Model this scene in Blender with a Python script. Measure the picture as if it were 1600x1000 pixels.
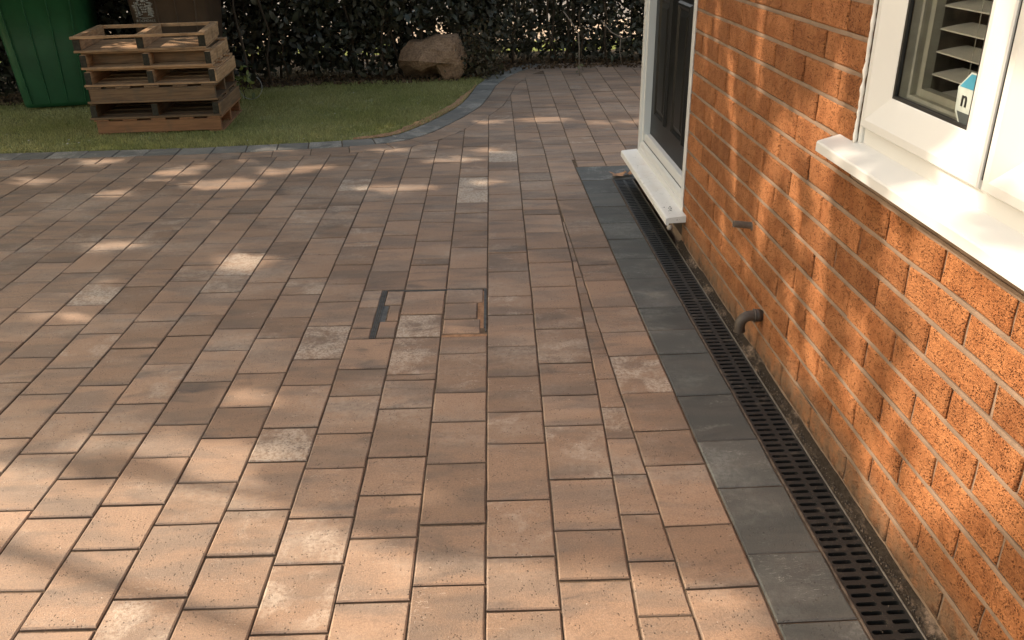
import bpy, bmesh, math, random
import numpy as np
from mathutils import Vector, Matrix, noise as mnoise

random.seed(7); rng = np.random.default_rng(11)
S = bpy.context.scene
for o in list(bpy.data.objects): bpy.data.objects.remove(o)

# ------------------------------------------------------------------ camera
cd = bpy.data.cameras.new("camera"); cam = bpy.data.objects.new("camera", cd)
S.collection.objects.link(cam); S.camera = cam
r_ = Vector((0.99857139, -0.05141274, -0.01455731)); u_ = Vector((0.03508337, 0.42534905, 0.90434913))
f_ = Vector((0.04030313, 0.90356788, -0.42654512))
m = Matrix((r_, u_, -f_)).transposed().to_4x4(); m.translation = (0, 0, 1.249)
cam.matrix_world = m
cd.sensor_width = 36; cd.lens = 1351.878 / 1600 * 36; cd.clip_start = .05; cd.clip_end = 400

# ------------------------------------------------------------------ light
SUN = Vector((-.68, .37, .62)).normalized()          # direction towards the sun
w = bpy.data.worlds.new("World"); S.world = w; w.use_nodes = True
nt = w.node_tree; nt.nodes.clear()
bg = nt.nodes.new("ShaderNodeBackground"); out = nt.nodes.new("ShaderNodeOutputWorld")
sky = nt.nodes.new("ShaderNodeTexSky"); sky.sky_type = 'NISHITA'; sky.sun_disc = False
sky.sun_elevation = math.asin(SUN.z); sky.sun_rotation = math.atan2(SUN.x, SUN.y)
sky.air_density = 1.3; sky.dust_density = 3.0; sky.ozone_density = .6
nt.links.new(sky.outputs[0], bg.inputs[0]); nt.links.new(bg.outputs[0], out.inputs[0])
bg.inputs[1].default_value = .15
ld = bpy.data.lights.new("sun", 'SUN'); ld.energy = 1.85; ld.angle = math.radians(.53); ld.color = (1, .945, .92)
sun = bpy.data.objects.new("sun", ld); S.collection.objects.link(sun)
sun.rotation_euler = SUN.to_track_quat('Z', 'Y').to_euler(); sun.location = (-6, 4, 8)
S.view_settings.view_transform = 'Standard'; S.view_settings.look = 'None'
S.view_settings.use_white_balance = True; S.view_settings.white_balance_temperature = 8150; S.view_settings.white_balance_tint = 10
S.view_settings.exposure = 1.58; S.view_settings.gamma = 1; S.view_settings.use_curve_mapping = False

# ------------------------------------------------------------------ helpers
def tagd(o, label=None, cat=None, group=None, kind=None):
    if label: o['label'] = label
    if cat: o['category'] = cat
    if group: o['group'] = group
    if kind: o['kind'] = kind
    return o
def empty(name, loc=(0, 0, 0), **k):
    o = bpy.data.objects.new(name, None); S.collection.objects.link(o); o.location = loc
    o.empty_display_size = .1
    return tagd(o, **k)
def link(name, me, mat=None, parent=None, **k):
    o = bpy.data.objects.new(name, me); S.collection.objects.link(o)
    if mat is not None and not me.materials: me.materials.append(mat)
    if parent is not None:
        o.parent = parent
        # meshes are written in world coordinates: undo every parent's offset
        off = Vector(); q = parent
        while q is not None: off += q.location; q = q.parent
        o.location = -off
    return tagd(o, **k)
class MB:
    """collects verts / faces (world coordinates) with one tone colour per piece"""
    def __init__(s): s.v = []; s.f = []; s.c = []; s.sm = []
    def add(s, vs, fs, tone=(.5, .5, 0, 1), smooth=False):
        b = len(s.v); s.v += [tuple(q) for q in vs]; s.f += [tuple(i + b for i in f) for f in fs]
        s.c += [tone] * len(vs); s.sm += [smooth] * len(fs)
        return s
    def box(s, x0, x1, y0, y1, z0, z1, ch=0, tone=(.5, .5, 0, 1), M=None):
        if ch <= 0:
            vs = [(x, y, z) for z in (z0, z1) for y in (y0, y1) for x in (x0, x1)]
            fs = [(0, 2, 3, 1), (4, 5, 7, 6), (0, 1, 5, 4), (2, 6, 7, 3), (0, 4, 6, 2), (1, 3, 7, 5)]
        else:
            bm = bmesh.new(); bmesh.ops.create_cube(bm, size=1)
            for q in bm.verts: q.co = Vector(((x0 + x1) / 2 + q.co.x * (x1 - x0), (y0 + y1) / 2 + q.co.y * (y1 - y0), (z0 + z1) / 2 + q.co.z * (z1 - z0)))
            bmesh.ops.bevel(bm, geom=bm.edges[:], offset=ch, segments=1, affect='EDGES')
            bm.verts.index_update()
            vs = [q.co.copy() for q in bm.verts]; fs = [[q.index for q in f.verts] for f in bm.faces]; bm.free()
        if M is not None: vs = [M @ Vector(q) for q in vs]
        return s.add(vs, fs, tone)
    def tube(s, pts, rad, n=8, caps=True, tone=(.5, .5, 0, 1), smooth=True):
        pts = [Vector(q) for q in pts]
        if not isinstance(rad, (list, tuple)): rad = [rad] * len(pts)
        vs = []; fs = []; ref = None
        for i, q in enumerate(pts):
            t = (pts[min(i + 1, len(pts) - 1)] - pts[max(i - 1, 0)]).normalized()
            if ref is None: ref = t.orthogonal().normalized()
            ref = (ref - t * ref.dot(t)).normalized(); b2 = t.cross(ref)
            for k in range(n):
                a = 2 * math.pi * k / n; vs.append(q + (ref * math.cos(a) + b2 * math.sin(a)) * rad[i])
        for i in range(len(pts) - 1):
            for k in range(n):
                a = i * n + k; b = i * n + (k + 1) % n; fs.append((a, b, b + n, a + n))
        if caps: fs += [tuple(reversed(range(n))), tuple(range((len(pts) - 1) * n, len(pts) * n))]
        return s.add(vs, fs, tone, smooth)
    def mesh(s, name):
        me = bpy.data.meshes.new(name); me.from_pydata(s.v, [], s.f); me.validate(); me.update()
        a = me.color_attributes.new("tone", 'FLOAT_COLOR', 'POINT')
        if len(a.data) == len(s.c): a.data.foreach_set("color", np.array(s.c, 'f').ravel())
        if any(s.sm) and len(s.sm) == len(me.polygons): me.polygons.foreach_set("use_smooth", s.sm)
        return me
    def build(s, name, mat, parent=None, **k): return link(name, s.mesh(name), mat, parent, **k)
def fastmesh(name, V, F, C=None):
    """V (n,3), F (m,k) numpy -> mesh, k = 3 or 4"""
    me = bpy.data.meshes.new(name); n = len(V); mm, k = F.shape
    me.vertices.add(n); me.vertices.foreach_set("co", V.astype('f').ravel())
    me.loops.add(mm * k); me.loops.foreach_set("vertex_index", F.astype('i').ravel())
    me.polygons.add(mm); me.polygons.foreach_set("loop_start", np.arange(mm, dtype='i') * k)
    me.update(calc_edges=True)
    if C is not None:
        a = me.color_attributes.new("tone", 'FLOAT_COLOR', 'POINT'); a.data.foreach_set("color", C.astype('f').ravel())
    return me

# ------------------------------------------------------------------ materials
class NT:
    def __init__(s, name):
        s.m = bpy.data.materials.new(name); s.m.use_nodes = True; s.t = s.m.node_tree; s.t.nodes.clear()
        s.out = s.n("ShaderNodeOutputMaterial"); s.b = s.n("ShaderNodeBsdfPrincipled"); s.l(s.b.outputs[0], s.out.inputs[0])
    def n(s, t, **k):
        q = s.t.nodes.new(t)
        for a, b in k.items(): setattr(q, a, b)
        return q
    def l(s, a, b): s.t.links.new(a, b)
    def val(s, sock, v):
        if hasattr(v, 'is_linked') or isinstance(v, bpy.types.NodeSocket): s.l(v, sock)
        else: sock.default_value = v
    def pos(s, off=None, scale=None):
        g = s.n("ShaderNodeNewGeometry").outputs['Position']
        if off is not None: g = s.vec('ADD', g, off)
        if scale is not None: g = s.vec('MULTIPLY', g, scale)
        return g
    def vec(s, op, a, b):
        q = s.n("ShaderNodeVectorMath", operation=op); s.val(q.inputs[0], a); s.val(q.inputs[1], b); return q.outputs[0]
    def math(s, op, a, b=0.0, clamp=False):
        q = s.n("ShaderNodeMath", operation=op, use_clamp=clamp); s.val(q.inputs[0], a); s.val(q.inputs[1], b); return q.outputs[0]
    def noise(s, v, scale, detail=4, rough=.55, dist=0):
        q = s.n("ShaderNodeTexNoise"); s.l(v, q.inputs['Vector']); q.inputs['Scale'].default_value = scale
        q.inputs['Detail'].default_value = detail; q.inputs['Roughness'].default_value = rough; q.inputs['Distortion'].default_value = dist
        return q.outputs['Fac']
    def voro(s, v, scale, feature='F1', out='Distance'):
        q = s.n("ShaderNodeTexVoronoi", feature=feature); s.l(v, q.inputs['Vector']); q.inputs['Scale'].default_value = scale
        return q.outputs[out]
    def ramp(s, v, a, b, c=0.0, d=1.0, smooth=True):
        q = s.n("ShaderNodeMapRange", interpolation_type='SMOOTHSTEP' if smooth else 'LINEAR')
        s.val(q.inputs[0], v); q.inputs[1].default_value = a; q.inputs[2].default_value = b; q.inputs[3].default_value = c; q.inputs[4].default_value = d
        return q.outputs[0]
    def mix(s, f, a, b, mode='MIX'):
        q = s.n("ShaderNodeMix", data_type='RGBA', blend_type=mode); s.val(q.inputs[0], f)
        for i, c in ((6, a), (7, b)):
            if isinstance(c, tuple): q.inputs[i].default_value = (*c[:3], 1)
            else: s.l(c, q.inputs[i])
        return q.outputs[2]
    def tone(s):
        a = s.n("ShaderNodeVertexColor", layer_name="tone"); q = s.n("ShaderNodeSeparateColor"); s.l(a.outputs[0], q.inputs[0])
        return q.outputs
    def comb(s, x, y, z):
        q = s.n("ShaderNodeCombineXYZ"); s.val(q.inputs[0], x); s.val(q.inputs[1], y); s.val(q.inputs[2], z); return q.outputs[0]
    def base(s, c): 
        if isinstance(c, tuple): s.b.inputs['Base Color'].default_value = (*c[:3], 1)
        else: s.l(c, s.b.inputs['Base Color'])
    def rough(s, v): s.val(s.b.inputs['Roughness'], v)
    def spec(s, v): s.b.inputs['Specular IOR Level'].default_value = v
    def bump(s, h, dist=.002, strength=1.0, prev=None):
        q = s.n("ShaderNodeBump"); s.l(h, q.inputs['Height']); q.inputs['Distance'].default_value = dist; q.inputs['Strength'].default_value = strength
        if prev is not None: s.l(prev, q.inputs['Normal'])
        s.l(q.outputs[0], s.b.inputs['Normal']); return q.outputs[0]

def paver_mat(name, c_a, c_b, c_dark, c_pale, pits=1.0, efflo=.5):
    t = NT(name); T = t.tone()
    off = t.comb(t.math('MULTIPLY', T[0], 31.0), t.math('MULTIPLY', T[1], 17.0), t.math('MULTIPLY', T[0], 57.0))
    p = t.pos(off)
    band = t.noise(t.vec('MULTIPLY', p, (2.2, 8.0, 1.0)), 1.6, 3, .5, .4)
    c = t.mix(t.ramp(band, .40, .66), c_a, c_b)
    dark = t.noise(t.vec('MULTIPLY', p, (3.0, 9.0, 1.0)), 1.5, 3, .55, .6)
    c = t.mix(t.math('MULTIPLY', t.ramp(dark, .52, .75), t.math('MULTIPLY', T[0], .95)), c, c_dark)
    br = t.math('ADD', t.math('MULTIPLY', T[1], .42), .80)
    c = t.mix(1.0, c, t.comb(br, br, br), 'MULTIPLY')
    fine = t.noise(p, 260, 3, .6)
    c = t.mix(1.0, c, t.comb(*[t.ramp(fine, .25, .75, .80, 1.2)] * 3), 'MULTIPLY')
    # efflorescence, pale bloom with ragged edge
    ef = t.noise(p, 9, 5, .65, .5)
    dust = t.ramp(t.noise(t.vec('MULTIPLY', t.pos(), (1.0, 1.7, 1)), 1.9, 5, .62), .46, .70); c = t.mix(t.math('MULTIPLY', dust, t.ramp(t.noise(t.pos(), 55, 4, .7), .3, .7, .10, .42)), c, c_pale)
    dk = t.ramp(t.noise(t.vec('ADD', t.pos(), (7, 3, 0)), 2.6, 5, .6), .52, .75); c = t.mix(t.math('MULTIPLY', dk, .30), c, c_dark); gr = t.noise(p, 120, 3, .7)
    efm = t.math('MULTIPLY', t.ramp(t.math('ADD', ef, t.math('MULTIPLY', T[2], .30)), .62, .80), t.ramp(gr, .30, .62))
    c = t.mix(t.math('MULTIPLY', efm, t.math('ADD', t.math('MULTIPLY', T[2], .78), efflo * .34), True), c, c_pale)
    # scuffs: thin pale scratches, pale grains, dark pits
    sc = t.noise(t.vec('MULTIPLY', p, (5, 22, 1)), 2.3, 2, .5, 2.5)
    scm = t.math('MULTIPLY', t.ramp(t.math('ABSOLUTE', t.math('SUBTRACT', sc, .5)), .0, .012, 1, 0), t.math('MULTIPLY', t.ramp(t.noise(p, 6, 2), .54, .66), t.ramp(t.noise(p, 90, 3, .7), .38, .60)))
    c = t.mix(t.math('MULTIPLY', scm, .85), c, c_pale)
    vp = t.voro(p, 120); vsel = t.noise(p, 30, 2)
    pit = t.math('MULTIPLY', t.ramp(vp, .10, .26, 1, 0), t.ramp(vsel, .46, .58))
    c = t.mix(t.math('MULTIPLY', pit, .55 * pits), c, (.05, .035, .025))
    vg = t.voro(t.vec('ADD', p, (3.3, 1.1, 7)), 150)
    grain = t.math('MULTIPLY', t.ramp(vg, .05, .14, 1, 0), t.ramp(t.noise(p, 23, 2), .55, .66))
    c = t.mix(t.math('MULTIPLY', grain, .7), c, c_pale)
    zz = t.n("ShaderNodeSeparateXYZ"); t.l(t.n("ShaderNodeNewGeometry").outputs['Position'], zz.inputs[0])
    c = t.mix(t.ramp(zz.outputs[2], -.0044, -.0018, .85, 0), c, (.120, .082, .056))      # sand-stained arrises and joint sides
    t.base(c); t.rough(t.ramp(fine, .2, .8, .55, .8)); t.spec(.42)
    b = t.bump(t.math('SUBTRACT', t.noise(p, 420, 3, .65), t.math('MULTIPLY', pit, 1.6)), .0016, .8)
    t.bump(t.noise(p, 14, 3), .004, .5, b)
    return t.m
M_PAVER = paver_mat("paver", (.298, .186, .120), (.212, .146, .104), (.108, .083, .067), (.52, .42, .325), 1.5)
M_BLUE = paver_mat("edging_paver", (.076, .077, .068), (.094, .088, .076), (.045, .050, .046), (.34, .34, .30), .6, .35)

M_EDGE = paver_mat("lawn_edging_paver", (.135, .127, .110), (.165, .150, .128), (.075, .078, .070), (.40, .36, .30), .6, .6)

def simple(name, col, rough=.6, spec=.4, bump=None, var=.15, vscale=20, metal=0):
    t = NT(name); p = t.pos(); n = t.noise(p, vscale, 4)
    c = t.mix(1.0, col, t.comb(*[t.ramp(n, .25, .75, 1 - var, 1 + var)] * 3), 'MULTIPLY')
    t.base(c); t.rough(rough); t.spec(spec); t.b.inputs['Metallic'].default_value = metal
    if bump: t.bump(t.noise(p, bump[0], 4, .6), bump[1], bump[2] if len(bump) > 2 else 1.0)
    return t.m
M_SAND = simple("jointing_sand", (.15, .102, .068), .95, .1, (300, .003), .3, 60)
M_ORANGESAND = simple("loose_orange_sand", (.36, .20, .115), .95, .1, (220, .004), .25, 60)
M_SOIL = simple("soil", (.045, .032, .022), .95, .1, (60, .02), .5, 14)
M_WHITE = simple("white_upvc", (.62, .61, .575), .32, .5, None, .02, 6)
M_BLACK = simple("black_rubber", (.015, .015, .014), .5, .4)
M_GRATE = None

def mk_brick():
    t = NT("rustic_brick"); T = t.tone()
    off = t.comb(t.math('MULTIPLY', T[0], 13.0), t.math('MULTIPLY', T[1], 29.0), t.math('MULTIPLY', T[0], 7.0))
    p = t.pos(off)
    n1 = t.noise(p, 14, 4, .6)
    c = t.mix(t.ramp(n1, .35, .68), (.475, .190, .078), (.355, .130, .051))
    br = t.math('ADD', t.math('MULTIPLY', T[1], .40), .80)
    c = t.mix(1.0, c, t.comb(br, br, br), 'MULTIPLY')
    # drag marks: short ragged crevices torn in the face
    ps = t.vec('MULTIPLY', p, (1, 50, 88))
    tear = t.noise(ps, 1.7, 5, .68, 1.2)
    crev = t.math('MULTIPLY', t.ramp(tear, .34, .47, 1, 0), t.ramp(t.noise(p, 24, 2), .30, .50))
    grain = t.noise(p, 330, 3, .65)
    vp = t.voro(p, 210)
    pit = t.math('MULTIPLY', t.ramp(vp, .20, .40, 1, 0), t.ramp(t.noise(p, 55, 2), .42, .54))
    c = t.mix(t.math('MULTIPLY', crev, .72), c, (.115, .040, .015))
    c = t.mix(t.math('MULTIPLY', pit, .78), c, (.085, .030, .012))
    c = t.mix(1.0, c, t.comb(*[t.ramp(grain, .25, .75, .84, 1.16)] * 3), 'MULTIPLY')
    # pale dusty dirt and cement smears low on the wall
    q = t.n("ShaderNodeSeparateXYZ"); t.l(t.n("ShaderNodeNewGeometry").outputs['Position'], q.inputs[0])
    low = t.ramp(t.math('ADD', q.outputs[2], t.math('MULTIPLY', t.noise(t.pos(), 9, 4), .16)), .10, .24, 1, 0)
    c = t.mix(t.math('MULTIPLY', low, t.ramp(t.noise(t.pos(), 26, 5, .7), .30, .6, .35, .95)), c, (.23, .145, .088))
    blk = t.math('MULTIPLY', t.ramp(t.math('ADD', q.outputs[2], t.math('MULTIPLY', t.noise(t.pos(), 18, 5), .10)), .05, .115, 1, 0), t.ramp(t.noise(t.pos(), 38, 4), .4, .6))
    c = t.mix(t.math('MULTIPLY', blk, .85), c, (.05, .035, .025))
    t.base(c); t.rough(.9); t.spec(.15)
    h = t.math('ADD', t.math('MULTIPLY', tear, 1.1), t.math('MULTIPLY', grain, .35))
    h = t.math('SUBTRACT', h, t.math('MULTIPLY', pit, .9))
    t.bump(h, .0095, 1.0)
    return t.m
M_BRICK = mk_brick()
def mk_fillet():
    t = NT("dirty_mortar"); p = t.pos(); n = t.noise(t.vec('MULTIPLY', p, (1, .45, 1)), 12, 5, .65)
    c = t.mix(t.ramp(n, .50, .62), (.034, .025, .018), (.25, .175, .125)); c = t.mix(t.ramp(t.noise(p, 95, 4, .7), .40, .62, 0, .75), c, (.06, .045, .032))
    t.base(c); t.rough(.95); t.spec(.1); t.bump(t.noise(p, 260, 4, .7), .006); return t.m
def mk_mortar():
    t = NT("mortar"); p = t.pos(); n = t.noise(p, 12, 5, .6)
    c = t.mix(t.ramp(n, .3, .7), (.275, .188, .132), (.205, .140, .098))
    q = t.n("ShaderNodeSeparateXYZ"); t.l(p, q.inputs[0])
    low = t.ramp(t.math('ADD', q.outputs[2], t.math('MULTIPLY', t.noise(p, 15, 4), .14)), .06, .20, 1, 0)
    c = t.mix(t.math('MULTIPLY', low, .5), c, (.13, .09, .06))
    t.base(c); t.rough(.95); t.spec(.1); t.bump(t.noise(p, 350, 4, .65), .0022, .8); return t.m
M_MORTAR = mk_mortar()
def mk_wood(name, c1, c2, dirty):
    t = NT(name); T = t.tone(); p = t.pos(t.comb(t.math('MULTIPLY', T[0], 11.0), T[1], t.math('MULTIPLY', T[1], 5.0)))
    # grain direction is coded in tone blue: 0 along x, 1 along y
    px = t.vec('MULTIPLY', p, (2.5, 46, 46)); py = t.vec('MULTIPLY', p, (46, 2.5, 46))
    q = t.n("ShaderNodeMix", data_type='VECTOR'); t.l(T[2], q.inputs[0]); t.l(px, q.inputs[4]); t.l(py, q.inputs[5])
    g = t.noise(q.outputs[1], 1.5, 5, .6, .6)
    c = t.mix(t.ramp(g, .35, .66), c1, c2)
    br = t.math('ADD', t.math('MULTIPLY', T[1], .4), .78); c = t.mix(1.0, c, t.comb(br, br, br), 'MULTIPLY')
    c = t.mix(t.math('MULTIPLY', t.ramp(t.noise(p, 11, 5), .48, .7), dirty), c, (.12, .085, .055))
    kn = t.voro(p, 9); c = t.mix(t.ramp(kn, .035, .075, .8, 0), c, (.14, .06, .025))
    t.base(c); t.rough(.85); t.spec(.2); t.bump(g, .0016, .8); return t.m
M_WOOD = mk_wood("pallet_wood", (.46, .275, .150), (.30, .165, .085), .5)
M_WOODOLD = mk_wood("weathered_pallet_wood", (.20, .115, .062), (.125, .072, .040), .65)
M_PLY = mk_wood("reddish_pallet_board", (.27, .125, .060), (.20, .092, .045), .35)

def leafmat(name, c1, c2, trans=.25, rough=.5, spec=.3):
    t = NT(name); T = t.tone(); c = t.mix(T[0], c1, c2)
    br = t.math('ADD', t.math('MULTIPLY', T[1], .8), .6); c = t.mix(1.0, c, t.comb(br, br, br), 'MULTIPLY')
    t.base(c); t.rough(rough); t.spec(spec)
    tr = t.n("ShaderNodeBsdfTranslucent"); t.l(c, tr.inputs[0]); mx = t.n("ShaderNodeMixShader"); mx.inputs[0].default_value = trans
    t.l(t.b.outputs[0], mx.inputs[1]); t.l(tr.outputs[0], mx.inputs[2]); t.l(mx.outputs[0], t.out.inputs[0]); return t.m
M_HEDGE = leafmat("hedge_leaf", (.020, .024, .013), (.062, .055, .036), .05, .45, .35)
M_TREELEAF = leafmat("tree_leaf", (.07, .10, .03), (.11, .12, .04), .28)
M_GRASS = leafmat("grass_blade", (.235, .25, .080), (.38, .35, .155), .3, .6, .2)
M_BARK = simple("bark", (.07, .05, .035), .9, .1, (40, .01), .4, 12)

# ------------------------------------------------------------------ shared plan geometry
DL = 0.0282748; cD, sD = math.cos(DL), math.sin(DL)
def uv2xy(u, v): return (u * cD + v * sD, -u * sD + v * cD)
def lerp(pts, t):
    if t <= pts[0][0]: return pts[0][1]
    for (a, b), (c, d) in zip(pts, pts[1:]):
        if t <= c: return b + (d - b) * (t - a) / (c - a)
    return pts[-1][1]
# outer (paver side) line of the curved blue edging
EDGE = [(-9, 4.98), (-6.0, 5.00), (-3.6, 5.035), (-2.71, 5.042), (-2.268, 5.045), (-1.804, 5.052), (-1.351, 5.073), (-1.084, 5.105), (-.851, 5.131), (-.69, 5.154), (-.54, 5.19),
        (-.429, 5.242), (-.336, 5.325), (-.242, 5.465), (-.144, 5.66), (-.053, 5.872), (.03, 6.09), (.093, 6.29), (.15, 6.60), (.215, 7.03), (.318, 7.40), (.43, 7.66), (.56, 7.86), (.70, 8.0)]
def offset_line(L, d):
    o = []
    for i, q in enumerate(L):
        a = Vector(L[max(i - 1, 0)]); b = Vector(L[min(i + 1, len(L) - 1)]); t = (b - a).normalized(); n = Vector((-t.y, t.x))
        o.append((q[0] + n.x * d, q[1] + n.y * d))
    return o
def resample(L, step):
    o = [Vector(L[0])]; carry = 0
    for a, b in zip(L, L[1:]):
        a = Vector(a); b = Vector(b); ln = (b - a).length; d = step - carry
        while d <= ln: o.append(a.lerp(b, d / ln)); d += step
        carry = ln - (d - step)
    return o
LAWNLINE = offset_line(EDGE, .158); TANLINE = offset_line(EDGE, -.155)
def nearest_line(L, x, y):
    best = None
    for a, b in zip(L, L[1:]):
        ax, ay = a; bx, by = b; dx, dy = bx - ax, by - ay; t = max(0, min(1, ((x - ax) * dx + (y - ay) * dy) / (dx * dx + dy * dy)))
        qx, qy = ax + dx * t, ay + dy * t; d = (x - qx) ** 2 + (y - qy) ** 2
        if best is None or d < best[0]: best = (d, qx, qy, dx, dy)
    return best
def side(L, x, y):
    d, qx, qy, dx, dy = nearest_line(L, x, y); return dx * (y - qy) - dy * (x - qx)   # >0 = lawn side
def clip(poly, px, py, nx, ny):
    """keep the part where (p-P).n <= 0"""
    o = []; n = len(poly)
    for i in range(n):
        a = poly[i]; b = poly[(i + 1) % n]; da = (a[0] - px) * nx + (a[1] - py) * ny; db = (b[0] - px) * nx + (b[1] - py) * ny
        if da <= 0: o.append(a)
        if (da < 0 < db) or (db < 0 < da):
            t = da / (da - db); o.append((a[0] + (b[0] - a[0]) * t, a[1] + (b[1] - a[1]) * t))
    return o
def area(p): return abs(sum(p[i][0] * p[(i + 1) % len(p)][1] - p[(i + 1) % len(p)][0] * p[i][1] for i in range(len(p)))) / 2
def clean(p):
    o = []
    for q in p:
        if not o or math.hypot(q[0] - o[-1][0], q[1] - o[-1][1]) > .006: o.append(q)
    if len(o) > 2 and math.hypot(o[0][0] - o[-1][0], o[0][1] - o[-1][1]) < .006: o.pop()
    return o
def inset(p, d):
    n = len(p); o = []
    if sum(p[i][0] * p[(i + 1) % n][1] - p[(i + 1) % n][0] * p[i][1] for i in range(n)) < 0: p = p[::-1]
    for i in range(n):
        a = Vector(p[i - 1]); b = Vector(p[i]); c = Vector(p[(i + 1) % n])
        e1 = (b - a).normalized(); e2 = (c - b).normalized(); n1 = Vector((-e1.y, e1.x)); n2 = Vector((-e2.y, e2.x))
        k = 1 + n1.dot(n2); q = b + (n1 + n2) * (d / max(k, .35)); o.append((q.x, q.y))
    return o
def slab(mb, poly, tone, gap=.0018, ch=.0034, zt=0.0, near=False, tilt=.0011, h=.03):
    """one chamfered paving piece from a plan polygon"""
    poly = clean(poly)
    if len(poly) < 3 or area(poly) < .0004: return False
    p0 = inset(poly, gap)
    if near:                                   # slightly uneven arrises on the near pieces
        q = []
        for i in range(len(p0)):
            a = Vector(p0[i]); b = Vector(p0[(i + 1) % len(p0)]); q.append(a)
            ln = (b - a).length; k = 3 if ln > .1 else 1
            for j in range(1, k + 1): q.append(a.lerp(b, j / (k + 1)) + Vector((random.uniform(-1, 1), random.uniform(-1, 1))) * .0007)
        p0 = [(v.x, v.y) for v in q]
    pc = (sum(q[0] for q in poly) / len(poly), sum(q[1] for q in poly) / len(poly))
    p1 = []
    for i in range(len(p0)):
        d = Vector((pc[0] - p0[i][0], pc[1] - p0[i][1])); l = d.length
        p1.append((p0[i][0] + d.x / l * ch * 1.15, p0[i][1] + d.y / l * ch * 1.15))
    sx, sy = random.uniform(-tilt, tilt) / .1, random.uniform(-tilt, tilt) / .1
    dz = random.uniform(-.0014, .0011)
    n = len(p0); z = lambda q: zt + dz + (q[0] - pc[0]) * sx + (q[1] - pc[1]) * sy
    vs = [(x, y, -h) for x, y in p0] + [(x, y, z((x, y)) - ch * .75) for x, y in p0] + [(x, y, z((x, y))) for x, y in p1]
    fs = []
    for i in range(n):
        j = (i + 1) % n
        fs += [(i, j, j + n, i + n), (i + n, j + n, j + 2 * n, i + 2 * n)]
    fs.append(tuple(range(2 * n, 3 * n)))
    mb.add(vs, fs, tone); return True

# ------------------------------------------------------------------ the setting: ground
g = MB(); g.add([(-150, -150, -.09), (150, -150, -.09), (150, 150, -.09), (-150, 150, -.09)], [(0, 1, 2, 3)])
g.build("ground", simple("ground_earth", (.12, .10, .06), .95, .1, (8, .03), .3, 3), kind='structure')
def sheet(name, poly, z, mat, **k):
    b = MB(); b.add([(x, y, z) for x, y in poly], [tuple(range(len(poly)))]); return b.build(name, mat, **k)
drive = sheet("block_paving", [(-9, -1.6), (.722, -1.6), (.722, 4.30), (.86, 4.30), (.86, 4.34), (4.6, 4.34), (4.6, 8.1), (.8, 8.1)] + [q for q in reversed(LAWNLINE)], -.0058, M_SAND, kind='structure')

# joints measured along each column of the paving (metres along the column)
COLS = {-13: [3.169, 3.414, 3.577, 3.817, 3.978, 4.218, 4.367], -12: [2.847, 3.092, 3.292, 3.531, 3.693, 3.894, 4.056, 4.295, 4.457], -11: [2.57, 2.808, 2.975, 3.176, 3.418, 3.575, 3.78, 3.941, 4.185, 4.381],
 -10: [2.294, 2.456, 2.696, 2.855, 3.055, 3.297, 3.50, 3.668, 3.836, 4.07, 4.27, 4.506, 4.665], -9: [1.984, 2.22, 2.379, 2.62, 2.778, 3.022, 3.182, 3.387, 3.55, 3.792, 3.954, 4.149, 4.314, 4.55, 4.72],
 -8: [1.669, 1.908, 2.109, 2.265, 2.507, 2.706, 2.863, 3.065, 3.228, 3.476, 3.634, 3.881, 4.084, 4.244, 4.44, 4.601, 4.837], -7: [1.397, 1.636, 1.79, 1.992, 2.151, 2.388, 2.587, 2.746, 2.947, 3.111, 3.353, 3.555, 3.806, 3.968, 4.163, 4.407, 4.641, 4.852],
 -6: [1.285, 1.52, 1.678, 1.875, 2.033, 2.27, 2.472, 2.631, 2.871, 3.032, 3.272, 3.476, 3.723, 3.923, 4.089, 4.291, 4.453, 4.695, 4.903], -5: [1.366, 1.601, 1.761, 1.96, 2.116, 2.315, 2.552, 2.712, 2.911, 3.071, 3.315, 3.516, 3.761, 3.97, 4.211, 4.412, 4.587, 4.828],
 -4: [1.332, 1.487, 1.647, 1.843, 2.002, 2.235, 2.398, 2.639, 2.839, 2.998, 3.197, 3.404, 3.646, 3.849, 4.011, 4.251, 4.449, 4.613, 4.887], -3: [1.258, 1.455, 1.612, 1.807, 1.968, 2.166, 2.326, 2.533, 2.612, 2.78, 2.935, 3.117, 3.365, 3.53, 3.727, 3.978, 4.178, 4.421, 4.583, 4.826],
 -2: [1.337, 1.536, 1.692, 1.85, 2.09, 2.251, 2.286, 2.536, 2.93, 3.174, 3.241, 3.445, 3.688, 3.853, 4.098, 4.292, 4.458, 4.708], -1: [1.379, 1.577, 1.816, 2.013, 2.171, 2.413, 2.536, 2.93, 3.132, 3.36, 3.561, 3.814, 3.973, 4.211, 4.415, 4.578, 4.821],
 0: [1.302, 1.461, 1.659, 1.898, 2.056, 2.257, 2.455, 2.694, 2.853, 3.089, 3.287, 3.449, 3.692, 3.851, 4.093, 4.297, 4.535, 4.706], 1: [1.384, 1.543, 1.737, 1.978, 2.138, 2.334, 2.575, 2.736, 2.933, 3.169, 3.325, 3.528, 3.769, 3.84, 3.999, 4.151, 4.316, 4.473, 4.575, 4.825]}
WED = [1.278, 1.436, 1.595, 1.75, 1.911, 2.068, 2.228, 2.386, 2.545, 2.705, 2.86, 3.018, 3.18, 3.323, 3.495, 3.668]
SOL = [1.339, 1.538, 1.773, 1.93, 2.129, 2.362, 2.528, 2.726, 2.962, 3.123, 3.314, 3.563, 3.764, 3.969, 4.205, 4.298, 4.475, 4.717]
def ub(k, v):
    if k <= 0: return -.04 + .1515 * k
    if k == 1: return lerp([(1.2, .1085), (2.7, .119), (5, .124)], v)
    if k == 2: return lerp([(1.2, .255), (2.2, .280), (3.2, .293), (4.0, .289), (5, .282), (6, .264)], v)
    return .44 + .157 * (k - 3) - (v - 5) * .004
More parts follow.
